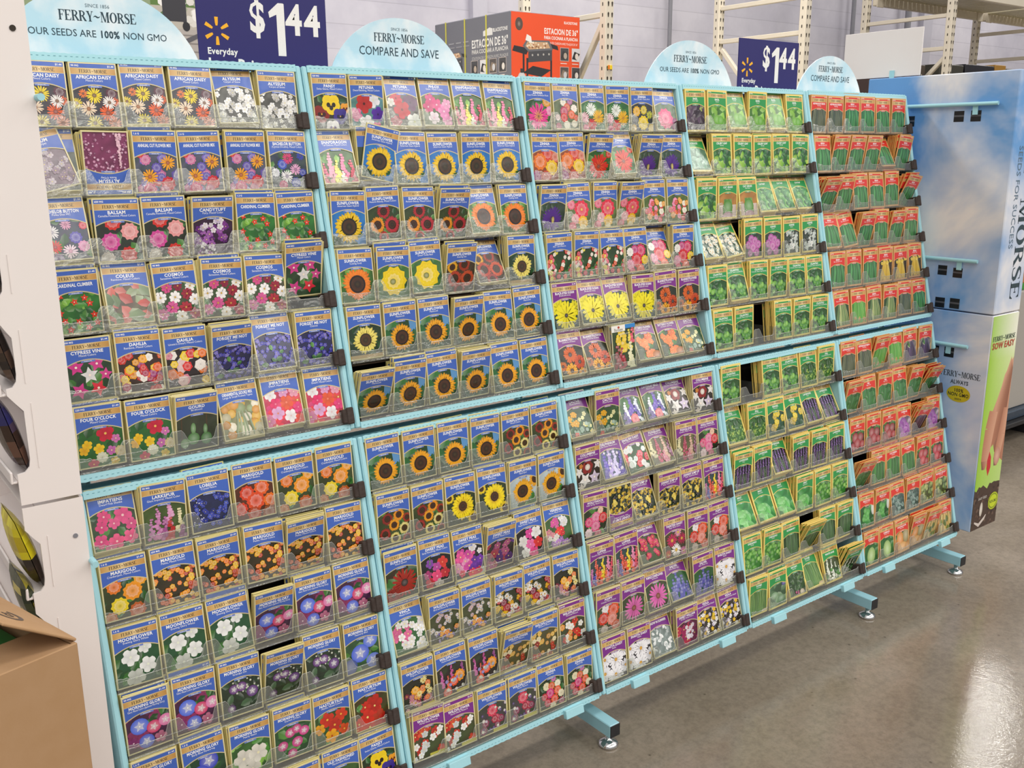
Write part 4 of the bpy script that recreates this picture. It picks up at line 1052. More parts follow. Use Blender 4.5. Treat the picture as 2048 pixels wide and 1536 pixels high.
# herbs
V['BAP'] = ('BASIL', 'Dark Opal', 'G', 'dark purple basil', '2c2030', '3a2c3c', [
    ('C', 'l', 44, .26, ['4a3850', '3a2840', '5c4860', '2c2030', '6a5a68'], 0, 0, 1, 1), ('C', 'l', 3, .12, ['a8b860'], .6, .7, 1, 1)])
V['BAS'] = ('BASIL', 'Sweet', 'G', 'green basil', '3a6a2c', '4c8038', [
    ('C', 'l', 30, .34, LIME, 0, 0, 1, 1), ('C', 'o', 5, .13, ['6cb434', '7cc040'], .4, .05, .8, .45)])
V['BAF'] = ('BORAGE', '', 'G', 'pale grey-green herb', '4c7860', '6a9078', [
    ('C', 'l', 40, .22, ['88b49c', '6a9c80', 'a0c8b0', '5a8c70'], 0, 0, 1, 1)])
V['HBL'] = ('CELERY LEAF', 'Parsley', 'G', 'bright green leafy herb', '2c5c30', '3a6c34', [
    ('C', 'l', 18, .3, ['3a7a44', '2c6438', '4c8c4c'], 0, .3, 1, 1), ('C', 'l', 26, .24, LIME + ['a8d858'], .15, 0, 1, .7)])
V['CHV'] = ('CAT GRASS', 'Oat Grass', 'G', 'potted cat grass', 'b88444', 'a87438', [
    ('R', 0, -.05, 1, .5, 'd8c4bc'), ('o', .5, .2, .26, .2, 'c8a8b0'), ('G', 40, ['5c9c34', '4c8c2c', '78b444'], .25, .75, .72, .7, .03), ('o', .5, .4, .25, .25, '569a30'), ('o', .5, .08, .26, .14, 'c49aa8')])
V['CIL'] = ('CATNIP', '', 'G', 'catnip', '4c8058', '64986c', [
    ('C', 'l', 46, .2, ['6cac64', '88c474', '54945c', '9cd088', '3c7448'], 0, 0, 1, 1)])
V['CHA'] = ('CHAMOMILE', '', 'G', 'white chamomile', '4c6450', '64786c', [
    ('C', 'd', 34, .08, ['f4f2e4', 'e8ecd8', 'dce4d4'], 0, 0, 1, .95)])
V['CHI'] = ('CHIVES', 'Onion', 'G', 'pink chive blossom', '28382c', '34443c', [
    ('G', 10, ['3c6c38', '4c7c40'], .1, .9, .8, .8, .03), ('b', .38, .72, .17, 'c060b0'), ('b', .58, .64, .17, 'c868b4'), ('b', .22, .52, .16, 'b858a8'), ('b', .78, .5, .16, 'c868b4'), ('b', .48, .4, .18, 'd078bc'), ('b', .68, .2, .16, 'b860a8'), ('b', .3, .2, .14, '9c4c90')])
V['GCH'] = ('CHIVES', 'Garlic', 'G', 'white garlic chive blossom', '303c34', '3c4a40', [
    ('C', 'f', 40, .065, ['e4ece8', 'ccd8d4', 'f4f6f4', 'a8b4b0'], .2, .1, .85, .95), ('C', 'o', 12, .04, ['303c34'], .1, .1, .9, .9)])
V['CIP'] = ('CILANTRO', 'Coriander, Santo Long Standing', 'G', 'cilantro', '245024', '2c5c2c', [
    ('C', 'l', 22, .24, ['2c6a34', '245a2c', '3c7c3c'], 0, .3, 1, 1), ('C', 'o', 34, .07, ['6cb43c', '84c448', '549c38', '4a9038'], 0, 0, .9, .65)])
V['DIL'] = ('DILL', 'Long Island Mammoth', 'G', 'feathery dill', '34602c', '3c6c30', [
    ('C', 'o', 90, .035, ['6c9c30', '84ac38', '54882c', 'a0b83c'], .1, 0, 1, .7), ('C', 'l', 14, .2, ['3c7034', '2c5c2c'], 0, .5, 1, 1)])
V['FEN'] = ('FENNEL', 'Florence', 'G', 'yellow fennel blossom', '2c5038', '34584c', [
    ('C', 'l', 16, .25, ['345c44', '4c7058', '2c4c34'], 0, 0, 1, 1), ('C', 'b', 12, .09, ['e8cc1c', 'f0d830', 'd8bc20'], .4, .25, .9, .95), ('C', 'b', 4, .09, ['b8a03c'], 0, .1, .4, .4)])
V['LAV'] = ('LAVENDER', 'True', 'G', 'purple lavender', '3c3048', '2c3c2c', [
    ('k', .1, .3, .95, .1, '6a4a8c'), ('k', .25, .3, 1, .1, '7a4c98'), ('k', .4, .35, .95, .1, '684890'), ('k', .55, .3, 1, .1, '7c50a0'), ('k', .7, .35, .95, .1, '6c4890'), ('k', .85, .3, 1, .1, '7a509c'), ('G', 20, ['4a6c3c', '5c7c48', '6a4a7c'], 0, 1, .6, .9, .03), ('k', .2, 0, .6, .12, '5c4480'), ('k', .5, 0, .5, .12, '60407c'), ('k', .8, 0, .6, .12, '64487c')])
V['MIN'] = ('MINT', 'Spearmint', 'G', 'green mint', '2c7838', '389048', [
    ('C', 'l', 14, .42, ['48a450', '5cb85c', '389444', '78cc70'], .1, .1, .9, .9), ('C', 'l', 8, .3, ['6cc864', '8cd880'], .3, .3, .7, .7)])
V['ORE'] = ('OREGANO', 'Greek', 'G', 'oregano', '34742c', '409038', [
    ('C', 'o', 54, .065, ['64b03c', '78c048', '4c9834', '90cc58', '3c8030'], 0, 0, 1, .95)])
V['ROS'] = ('ROSEMARY', '', 'G', 'dark green rosemary', '1c3c1c', '244824', [
    ('R', 0, -.05, 1, .25, 'c8b07c'), ('o', .5, .28, .42, .32, '2c4c28'), ('G', 36, ['3c6c34', '2c5828', '4c7c40'], .15, .85, .95, .9, .035)])
V['THY'] = ('THYME', 'Common', 'G', 'green thyme', '3c6c2c', '447830', [
    ('G', 40, ['5c9038', '4c8030', '78a44c'], .0, 1, .95, .95, .035), ('o', .9, .03, .2, .1, 'd8c090')])
V['SAG2'] = ('SAGE', 'Broad Leaf', 'G', 'grey-green sage', '38543c', '405c44', [
    ('C', 'l', 16, .36, ['88ac80', '6c946c', 'a0bc94', '507c58'], 0, 0, 1, .9), ('o', .85, .9, .12, .1, '5048a0'), ('o', .3, .5, .2, .13, '8cb488'), ('o', .7, .3, .2, .13, '7ca47c')])
V['SAV'] = ('SAVORY', 'Summer', 'G', 'dark green savory', '284428', '34542c', [
    ('C', 'l', 40, .2, ['3c6038', '4c7040', '2c4c2c', '5c8048'], 0, 0, 1, 1), ('o', .75, .12, .12, .1, 'd8c8b0'), ('C', 'o', 4, .04, ['b04a7c'], .2, 0, .6, .2)])
V['CAM'] = ('WHITE SAGE', '', 'G', 'white spiky herb', '3c4c2c', '4c5834', [
    ('k', .25, .1, .9, .18, 'd8dcc8'), ('k', .5, .05, .85, .18, 'e4e8d8'), ('k', .72, 0, .7, .18, 'ccd4bc'), ('k', .9, 0, .5, .16, 'd8dcc8'), ('C', 'l', 8, .2, GREEN, 0, 0, 1, .5)])
# vegetables
BN = ['3c9448', '2c7c3c', '4ca454', '247034']
V['BNG'] = ('BEAN', 'Blue Lake Bush 274', 'R', 'green bean', '1c4c2c', '24582f', [('G', 18, BN, .02, .98, .98, .75, .075)])
V['BND'] = ('ASPARAGUS BEAN', 'Yardlong', 'R', 'dark pod bean', '2c3424', '38402c', [('G', 15, ['4c5c3c', '3a4a30', '6a7450', '586444'], .02, .98, .98, .7, .08)])
V['BNY'] = ('BEAN', 'Golden Wax', 'R', 'yellow wax bean', '3c3020', '48382a', [('G', 20, ['f0c83c', 'e8b830', 'f4d860'], .15, .85, .95, .35, .07), ('C', 'l', 6, .2, ['f0d050'], .1, .8, .9, 1)])
V['BNS'] = ('BEAN', 'Pole, Kentucky Wonder', 'R', 'long pale green bean', '344c28', '2c4424', [('G', 15, ['a0b468', '7c9c50', 'b8c47c', '5c8440'], .1, .95, .98, .5, .06)])
V['PUR'] = ('BEAN', 'Royal Burgundy', 'R', 'purple podded bean', '3c3040', 'c0b49c', [('G', 15, ['4a3460', '5c4474', '3a284c'], .02, .98, .9, .5, .085), ('C', 'l', 5, .18, ['e8e0d0', '5c8c40'], 0, .6, .5, .95)])
V['PEA'] = ('BEAN', 'Tendergreen', 'R', 'bright green bean', '4c8c34', '3c7c2c', [('G', 16, ['5cb03c', '4c9c34', '78c44c'], .1, 1, 1, .6, .085), ('C', 'l', 4, .18, ['c8a864'], 0, 0, 1, .3)])
V['PED'] = ('PEA', 'Sugar Snap', 'R', 'green pea pod', '1c4424', '244c28', [('G', 14, ['2c7c38', '349040', '246c30', '4ca04c'], .0, 1, .95, .85, .1), ('C', 'l', 6, .3, ['2c6c34', '3c7c3c'], 0, .4, 1, 1)])
V['BET'] = ('BEET', 'Detroit Dark Red', 'R', 'dark red beet', '3c3428', '483c30', [('C', 'l', 10, .25, GREEN, 0, .6, 1, 1), ('o', .35, .65, .2, .2, 'a82c34'), ('o', .7, .62, .2, .2, '98242c'), ('o', .5, .36, .2, .22, 'b0303c'), ('o', .85, .3, .15, .15, 'c04048'), ('o', .2, .25, .17, .18, 'a83440')])
V['CBP'] = ('CABBAGE', 'Red', 'R', 'purple cabbage', '4c3458', 'd0c0c8', [('o', .4, .55, .28, .32, '9c4cac'), ('o', .65, .35, .2, .28, 'b868c4'), ('C', 'l', 10, .3, ['a85cb8', '8c3c9c', 'c884d0'], .2, .2, .8, .8)])
V['CRP'] = ('CARROT', 'Purple', 'R', 'purple carrot', '2c2428', '382c30', [('G', 12, ['4c2c50', '683c68', '3a2440'], .15, .85, .98, .8, .11), ('C', 'l', 6, .2, ['a08050'], .1, 0, .9, .2)])
V['CUC'] = ('CUCUMBER', 'Burpless', 'R', 'dark green cucumber', '244c24', '305c2c', [('G', 11, ['3c8c3c', '2c7430', '4ca048'], .02, .98, 1, .85, .11)])
V['RAD'] = ('RADISH', 'Cherry Belle', 'R', 'red radish', '4c5c38', '3c3024', [('C', 'l', 10, .25, GREEN, 0, .5, 1, 1), ('o', .38, .66, .2, .2, 'c83440'), ('o', .68, .62, .2, .2, 'b82c38'), ('o', .52, .32, .2, .2, 'd84450'), ('o', .82, .22, .16, .16, 'c03c48')])
V['BRO'] = ('BROCCOLI', 'Waltham 29', 'R', 'green broccoli', '1c4c2c', '246034', [('C', 'l', 12, .4, ['2c7c3c', '207034', '40984c'], 0, 0, 1, 1), ('C', 'o', 14, .09, ['4ca84c', '5cb850'], .25, .3, .75, .75), ('o', .92, .8, .12, .3, 'dce4dc')])
V['CAU'] = ('KALE', 'Vates', 'R', 'blue-grey curly kale', '3c5450', '4c6460', [('C', 'l', 50, .2, ['5c7c74', '7c9890', '486460', '90aca4'], 0, 0, 1, 1)])
V['BRS'] = ('BRUSSELS SPROUT', 'Long Island', 'R', 'brussels sprout', '444c28', '586034', [('C', 'o', 34, .085, ['7c9444', '98ac58', '5c7434', 'b0bc70'], 0, 0, 1, .95)])
V['CBG'] = ('CABBAGE', 'Golden Acre', 'R', 'round green cabbage', '24602c', '2c6c30', [('C', 'l', 8, .4, ['2c7434', '38843c'], 0, 0, 1, 1), ('o', .5, .42, .26, .34, 'a8cc78'), ('o', .5, .42, .18, .27, 'bcdc8c')])
V['CAO'] = ('CANTALOUPE', 'Hale\'s Best', 'R', 'orange melon', 'a8744c', 'c08858', [('C', 'l', 5, .25, GREEN, 0, .7, 1, 1), ('o', .35, .62, .22, .3, 'f09c3c'), ('o', .78, .7, .2, .3, 'b0a068'), ('o', .5, .2, .34, .22, 'f0b468'), ('o', .9, .15, .2, .18, 'e8a860')])
V['ONI'] = ('CORN', 'Golden Bantam', 'R', 'golden corn ear', '8c7448', '9c8454', [('G', 5, ['e8c468', 'd8b058', 'f0d888'], .1, .9, .9, .8, .19), ('C', 'l', 6, .3, ['8c9c50', '6c8040'], 0, .3, 1, 1)])

HEAD = {'B': ('3f66c2', 'e2d7a6', 'ANNUAL', 'blue'), 'P': ('7d2a8c', 'e2d7a6', 'PERENNIAL', 'purple'),
        'G': ('2a9a50', 'f5df7e', 'HERB', 'green'), 'R': ('e0352c', 'e6b070', 'VEGETABLE', 'red'), 'X': ('2f7cc8', 'd8d0b0', '', 'white-topped')}
EDGE = {'B': 'd9cb85', 'P': 'd3c489', 'G': 'f0d070', 'R': 'dd9f55', 'X': 'd0c8a0'}


def packet_body(mb, k):
    mb.bbox((-PW / 2, -PT / 2, 0), (PW / 2, PT / 2, PH), 0.0005, 0, lin(EDGE[k]))


def packet_mb(code):
    name, sub, k, desc, b1, b2, spec = V[code]
    R = random.Random(hash_str(code))
    mb = MB()
    packet_body(mb, k)
    x0, x1 = -PW / 2 + BD, PW / 2 - BD
    A = Art((x0, BD, x1, PH - BD))
    c1, c2 = lin(b1), lin(b2)
    # the printed photograph
    nx, ny = 7, 7
    top = PH - BD if k == 'X' else PH * 0.70
    g = [[jit(mixc(c1, c2, R.random()), R, 0.22) for _ in range(ny + 1)] for _ in range(nx + 1)]
    A.lay += 1
    for i in range(nx):
        for j in range(ny):
            px, qx = x0 + (x1 - x0) * i / nx, x0 + (x1 - x0) * (i + 1) / nx
            py, qy = BD + (top - BD) * j / ny, BD + (top - BD) * (j + 1) / ny
            A.poly(rc(px, py, qx, qy), [g[i][j], g[i + 1][j], g[i + 1][j + 1], g[i][j + 1]], False)
    draw(A, spec, R)
    A.clip = None
    hc, bc, kind, _ = HEAD[k]
    hc, bc = lin(hc), lin(bc)
    wt = (1, 1, 1, 1)
    if k == 'X':
        A.rect(-PW / 2, PH * 0.86, PW * 0.07, PH, lin('f4f2ec'))
        A.rect(PW * 0.07, PH * 0.91, PW / 2, PH, lin('2f86d0'))
        A.text('Burpee', -PW * 0.21, PH * 0.875, 0.0075, lin('8a8478'), 1, PW * 0.36)
        A.disc(-PW * 0.2, PH * 0.955, 0.004, 0.0035, lin('b8442c'))
        A.text('SNAPDRAGON', 0, PH * 0.78, 0.004, lin('e8e8d8'), 0)
    else:
        # header, its arched lower edge and the cream line under it
        n = 12
        ya = lambda u, d: PH * (0.665 - d) - PH * 0.085 * (2 * u - 1) ** 2
        xs = [x0 + (x1 - x0) * i / n for i in range(n + 1)]
        for dd, cc in ((0.016, bc), (0.008, lin('b9955a')), (0.004, bc), (0.0, hc)):
            A.lay += 1
            for i in range(n):
                A.poly([(xs[i], ya(i / n, dd)), (xs[i + 1], ya((i + 1) / n, dd)), (xs[i + 1], PH - BD), (xs[i], PH - BD)], cc, False)
        # gold band shading from dark gold to pale
        gy0, gy1 = PH * 0.818, PH * 0.908
        gc = [lin('c99a55'), lin('e0bd7c'), lin('ecd09a'), lin('d8ac66'), lin('c4924c')]
        A.lay += 1
        for i in range(4):
            a, b = x0 + (x1 - x0) * i / 4, x0 + (x1 - x0) * (i + 1) / 4
            A.poly(rc(a, gy0, b, gy1), [gc[i], gc[i + 1], gc[i + 1], gc[i]], False)
        A.rect(x0, gy0 - 0.0006, x1, gy0, bc)
        A.rect(x0, gy1, x1, gy1 + 0.0006, bc)
        A.heading(0, PH * 0.838, PH * 0.052, PW * 0.58, lin('2b1d10'))
        wq = ('220 MG', '400 MG', '1.2 G', '90 MG', '1.6 G', '650 MG')[R.randrange(6)]
        A.text(wq, x0 + 0.002, PH * 0.932, 0.0032, wt, 1, None, 'l')
        A.text('$1.44', x1 - 0.002, PH * 0.932, 0.0032, wt, 1, None, 'r')
        big = 0.0059 if k in 'BP' else 0.0052
        A.text(name, 0, PH * 0.75 if sub else PH * 0.735, big, wt, 1, PW * 0.74)
        if sub:
            A.text(sub, 0, PH * 0.708, 0.0038, wt, 0, PW * 0.80)
        A.rect(-0.0125, PH * 0.615, 0.0125, PH * 0.645, mixc(hc, wt, 0.12))
        A.text(kind, 0, PH * 0.621, 0.0024, wt, 0, 0.021)
        # border
        if k in 'GR':
            for q in (rc(x0, BD, x0 + .0022, PH - BD), rc(x1 - .0022, BD, x1, PH - BD), rc(x0, PH - BD - .003, x1, PH - BD), rc(x0, BD, x1, BD + .003)):
                A.poly(q, bc)
        for q in (rc(-PW / 2 + .0004, 0.0004, x0, PH - .0004), rc(x1, 0.0004, PW / 2 - .0004, PH - .0004),
                  rc(x0, 0.0004, x1, BD), rc(x0, PH - BD, x1, PH - .0004)):
            A.poly(q, bc, False)
    A.emit(mb, (Vector((0, -PT / 2, 0)), Vector((1, 0, 0)), Vector((0, 0, 1)), Vector((0, -1, 0))))
    return mb


def hash_str(s):
    h = 7
    for c in s:
        h = (h * 131 + ord(c)) % 1000003
    return h


# ------------------------------------------------------------------ what stands in which pocket
# code/flags: b, bb lean back; f, ff lean forward; u upside down; rN turned N degrees; hN raised N mm; xN shifted N mm; - empty
STOCK = {
    (0, 'U'): ["AD AD AD/h3 AD AL/b AL/h-4", "ALR/b,r-14,h5 ALX/u ACF ACF ACF BB", "BBP/b BAL BAL CT/f CC CC", "CC COL/b COS COS COS CV/h27,f",
               "CV DAR DAU FMN/f FMN/b FMN", "FO FO GOU/f GOM/b IMP/b,h10 IMP/b"],
    (0, 'L'): ["IMD/b LAR LOB MAB MAC MAC", "MAC MAP MAP MAP MAP/f MAP", "MOF MOF MOF MGP/f MGP MGP", "MGP MGP MGO MGO/f MGO MGH",
               "MGH MGE MGW MGS NAA NAC", "MGS MGW NAC NAA NAO PAN"],
    (1, 'U'): ["PAN/h-3 PET PEH/b PHL/b SNA/b SNA/b", "SNA/b SAG/h14,r12 SAG SAG SAG SAG", "SAG SAB/h4 SAB SAB/f SCG/b SCG", "SCG STB STB/h5 SES/f SES/bb SLQ",
               "SLQ SMA SMA SMA/f SMA SMA", "SMA/ff SMA/f SMA SMA/f SMA SMA"],
    (1, 'L'): ["SMA SMA SMA SMA SMX SMX", "SMX SMX SMO SMO/h5 SSK SSK", "SVQ SPE SPG SPH/f SPR VER/b", "VIN/b WBB WBB WCF WCF WFR",
               "WFR WHB WHB WWE/f WWE WPE", "WPA/h10,r3,x6 WPA WSH WSH ZIC ZIC"],
    (2, 'U'): ["ZPI ZEA/h5 ZCW ZCW ZCA ZPK/b,h-4", "ZOR ZOR ZSC/f ZSC/b,h5 ZPU/f ZPU", "ZPU/f ZCG ZCG ZCG/f ZLI ZLI", "ZMI ZMI ZMI ZPF ZPF/bb ZPF",
               "BES BES/b BES/b BES BLF BLF", "BLF/b BLF/bb BUR BUT/bb BUT/bb CAC/bb"],
    (2, 'L'): ["CAC/bb CAC CAN/bb CAN/bb COM/bb COM", "COM DEL/bb ENG/bb,r-5 FOX/bb FOX HOL", "HOL JJU/u JJU/bb JJU JJU LUP", "LUP LUP MPK/bb PAI POP POP",
               "POP PCF PCF/b SAL/bb SAL SHA", "SHA SHA SIL/bb SWI VIO/b VIO/b"],
    (3, 'U'): ["BAP BAS BAS/b BAS BAS/b BAS/h-4", "BAF/bb HBL HBL HBL HBL HBL", "HBL CHV CHV CIL/bb CIL/bb CIL/bb", "CHA/bb CHA/bb,r-6 CHI CHI GCH GCH",
               "CIP CIP/b CIP CIP CIP CIP", "CIP CIP - CIP CIP CIP"],
    (3, 'L'): ["CIP - CIP CIP DIL DIL", "DIL/bb DIL FEN FEN/b LAV/bb LAV/bb", "LAV LAV LAV/bb LAV LAV LAV", "MIN/bb MIN/bb MIN/bb MIN ORE ORE",
               "ORE ORE ROS ROS/ff ROS ROS", "THY SAG2 SAV/b THY/bb CAM/b CAM/ff"],
    (4, 'U'): ["BND BND BNG BNG BNG BNG", "BNG BNG/f BNG/f BNG/f BNG/bb BNG/f,r5", "BNG/ff BNG/f BNG BNG BNG BNG/ff,r8", "BNG/b BNG/b,r-5 BNG/f BNG BNG/f BNG",
               "BNG BNG BNG BNY BNY BNY", "BNS PEA BNS BNS BND BNG"],
    (4, 'L'): ["BND BND PEA/f PEA PUR PUR", "PED/f PED PED PED PED/f PED/ff,r6", "BET BET BET CBP CRP/ff,r8 CBP", "PED/ff,r4 CUC CUC CUC RAD RAD",
               "BRO BRO CAU CAU BRS BRS", "CBG CBG CAO CAO/f ONI/f ONI"],
}
CASEWORD = {(0, 'U'): 'African daisy case', (0, 'L'): 'marigold case', (1, 'U'): 'big sunflower case', (1, 'L'): 'wildflower case',
            (2, 'U'): 'zinnia case', (2, 'L'): 'columbine case', (3, 'U'): 'basil case', (3, 'L'): 'lavender case',
            (4, 'U'): 'yellow bean case', (4, 'L'): 'beet case'}
ORD = ('first', 'second', 'third', 'fourth', 'fifth', 'sixth')
PITCH_X = (W - 0.030) / 6
ROW0, ROWP = {'U': 1.4545, 'L': 0.6555}, 0.1272
CASE_Z0 = {'U': HL + GAP, 'L': 0.0}
CASE_H = {'U': HU, 'L': HL}


def row_z(h, r):
    return ROW0[h] - ROWP * r


def project(p):
    d = Vector(p) - CAM
    z = d.dot(FW)
    return 1024 + FPX * d.dot(RT) / z, 768 - FPX * d.dot(UP) / z, z


# ------------------------------------------------------------------ the setting
def setting():
    b = MB()
    b.box((-8, -12, ZF - 0.1), (24, 6.0, ZF))
    o = b.build('floor', concrete())
    o['kind'] = 'structure'
    b = MB()
    b.box((-8, 6.0, ZF - 0.1), (24, 6.2, 6.5))
    o = b.build('wall_back', block_wall())
    o['kind'] = 'structure'
    b = MB()
    b.box((23.8, -12, ZF - 0.1), (24.0, 6.0, 6.5))
    o = b.build('wall_right', plain('painted_side_wall', 'c8c6ce', 0.7, 0.3))
    o['kind'] = 'structure'


setting()


def wall_pipe(x, r, label, y=5.9):
    b = MB()
    b.tube((x, y, ZF), (x, y, 6.2), r, 12)
    o = b.build('conduit_pipe', M_PIPE, smooth=False)
    tag(o, label, 'pipe')


def wall_at(u, v, y):
    d = FW + RT * ((u - 1024) / FPX) - UP * ((v - 768) / FPX)
    t = (y - CAM.y) / d.y
    return CAM + d * t


def zhit(u, v, z):
    d = FW + RT * ((u - 1024) / FPX) - UP * ((v - 768) / FPX)
    return CAM + d * ((z - CAM.z) / d.z)


wall_pipe(wall_at(1340, 40, 5.9).x, 0.022, 'thin grey pipe up the block wall behind the pale header signs')
wall_pipe(wall_at(1706, 40, 5.9).x, 0.026, 'grey pipe on the wall just above the blank white sign')
wall_pipe(wall_at(1816, 40, 5.9).x, 0.04, 'thicker grey pipe on the wall over the far end of the blank white sign')
for u, wd, nm in ((958, 0.16, 'shallow painted wall column above the orange griddle carton'), (1856, 0.22, 'shallow painted wall column beside the farthest rack post')):
    p = wall_at(u, 20, 5.95)
    b = MB()
    b.box((p.x - wd / 2, 5.93, ZF), (p.x + wd / 2, 6.0, 6.4))
    o = b.build('trim_1' if u < 1000 else 'trim_2', plain('painted_column', 'bcbac6', 0.7, 0.3))
    o['kind'] = 'structure'


# ------------------------------------------------------------------ pallet racking behind
def upright(b, x, y, z1):
    """perforated post: square column with two rows of slots on its front face"""
    wd, dp = 0.082, 0.07
    b.bbox((x - wd / 2, y, ZF), (x + wd / 2, y + dp, z1), 0.006, 0)
    z = 1.2
    while z < z1 - 0.05:
        for dx in (-0.016, 0.022):
            b.poly([(x + dx - 0.008, y - 0.0012, z + 0.012), (x + dx - 0.004, y - 0.0012, z - 0.016),
                    (x + dx + 0.004, y - 0.0012, z - 0.016), (x + dx + 0.008, y - 0.0012, z + 0.012),
                    (x + dx, y - 0.0012, z + 0.02)], 1)
        b.poly([(x - wd / 2 - 0.0012, y + 0.03, z - 0.012), (x - wd / 2 - 0.0012, y + 0.04, z - 0.012),
                (x - wd / 2 - 0.0012, y + 0.04, z + 0.012), (x - wd / 2 - 0.0012, y + 0.03, z + 0.012)], 1)
        z += 0.0508 * 1.5


def rack_frame(x, label, diag, hz):
    e = tag(empty('rack_upright_frame', (0, 0, 0)), label, 'pallet rack frame', 'cream pallet rack frames')
    for y in (4.0, 5.0):
        b = MB()
        upright(b, x, y, 3.6)
        b.build('post', [M_RACKING, M_HOLE], e)
    for z in hz:
        b = MB()
        b.bbox((x - 0.02, 4.07, z - 0.02), (x + 0.02, 5.0, z + 0.02), 0.004)
        b.build('cross_brace', M_RACKING, e)
    (ya, za), (yb, zb) = diag
    ln = math.hypot(yb - ya, zb - za)
    an = math.atan2(zb - za, yb - ya)
    b = MB()
    b.bbox((x - 0.02, 0, -0.02), (x + 0.02, ln, 0.02), 0.004, 0, (1, 1, 1, 1),
           Matrix.Translation((0, ya, za)) @ Matrix.Rotation(an, 4, 'X'))
    b.build('diagonal_brace', M_RACKING, e)


rack_frame(4.25, 'perforated rack frame directly beside the orange griddle carton', ((4.07, 2.30), (4.62, 1.5)), (2.35, 3.3))
rack_frame(6.63, 'perforated rack frame rising behind the smaller navy price sign', ((4.98, 2.30), (4.2, 1.45)), (2.37, 2.674, 3.3))
rack_frame(9.04, 'perforated rack frame just past the blank white sign', ((4.07, 2.27), (4.75, 1.6)), (2.366, 2.69, 3.3))
rack_frame(11.40, 'perforated rack frame above the yellow tag at the frame edge', ((4.98, 2.2), (4.2, 1.4)), (2.405, 2.72, 3.3))


def rack_beams():
    xs = (1.82, 4.25, 6.63, 9.04, 11.40, 13.8)
    names = ('holding the griddle cartons', 'between the orange carton and the small navy sign', 'behind the blank white sign', 'behind the sky-printed end display', 'below the yellow tag')
    for i in range(5):
        e = tag(empty('rack_shelf', (0, 0, 0)), 'low rack shelf bay ' + names[i], 'rack shelf', 'lower rack shelves')
        for y in (4.075, 4.945):
            b = MB()
            b.bbox((xs[i] + 0.045, y, 1.66), (xs[i + 1] - 0.045, y + 0.05, 1.75), 0.008)
            b.build('beam', M_RACKING, e)
        b = MB()
        b.box((xs[i] + 0.045, 4.13, 1.735), (xs[i + 1] - 0.045, 4.94, 1.75))
        b.build('deck', M_DECK, e)
    for i, nm in ((3, 'over the sky-printed end display'), (4, 'highest at the corner, past the farthest post')):
        e = tag(empty('rack_shelf', (0, 0, 0)), 'high rack shelf with ribbed deck ' + nm, 'rack shelf', 'upper rack shelves')
        for y in (4.075, 4.945):
            b = MB()
            b.bbox((xs[i] + 0.045, y, 2.885), (xs[i + 1] - 0.045, y + 0.05, 2.99), 0.008)
            b.bbox((xs[i] + 0.045, y - 0.012, 2.87), (xs[i] + 0.17, y + 0.0, 3.0), 0.003)
            b.bbox((xs[i + 1] - 0.17, y - 0.012, 2.87), (xs[i + 1] - 0.045, y + 0.0, 3.0), 0.003)
            b.build('beam', M_RACKING, e)
        b = MB()
        n = 26
        x0, x1 = xs[i] + 0.045, xs[i + 1] - 0.045
        for k in range(n):
            a, c = x0 + (x1 - x0) * k / n, x0 + (x1 - x0) * (k + 1) / n
            b.bbox((a + 0.004, 4.13, 2.97), (c - 0.004, 4.94, 2.985), 0.004)
        b.build('deck', M_DECK, e)


rack_beams()
EX, EY, EZ = Vector((1, 0, 0)), Vector((0, 1, 0)), Vector((0, 0, 1))


def griddle_art(A, w_, h_, dark):
    """front of the griddle carton"""
    wt = lin('f4efe8')
    s = h_ / 0.62
    k = w_ / 0.66
    A.text('BLACKSTONE', w_ * 0.96, h_ - 0.062 * s, 0.018 * s, wt, 1, w_ * 0.20, 'r')
    A.text('ESTACION DE 36"', w_ * 0.97, h_ - 0.145 * s, 0.04 * s, wt, 1, w_ * 0.5, 'r')
    A.text('PARA COCINAR A PLANCHA', w_ * 0.97, h_ - 0.185 * s, 0.023 * s, wt, 1, w_ * 0.5, 'r')
    A.text('STATION DE CUISSON AVEC PLAQUE DE 36"', w_ * 0.97, h_ - 0.22 * s, 0.016 * s, wt, 0, w_ * 0.5, 'r')


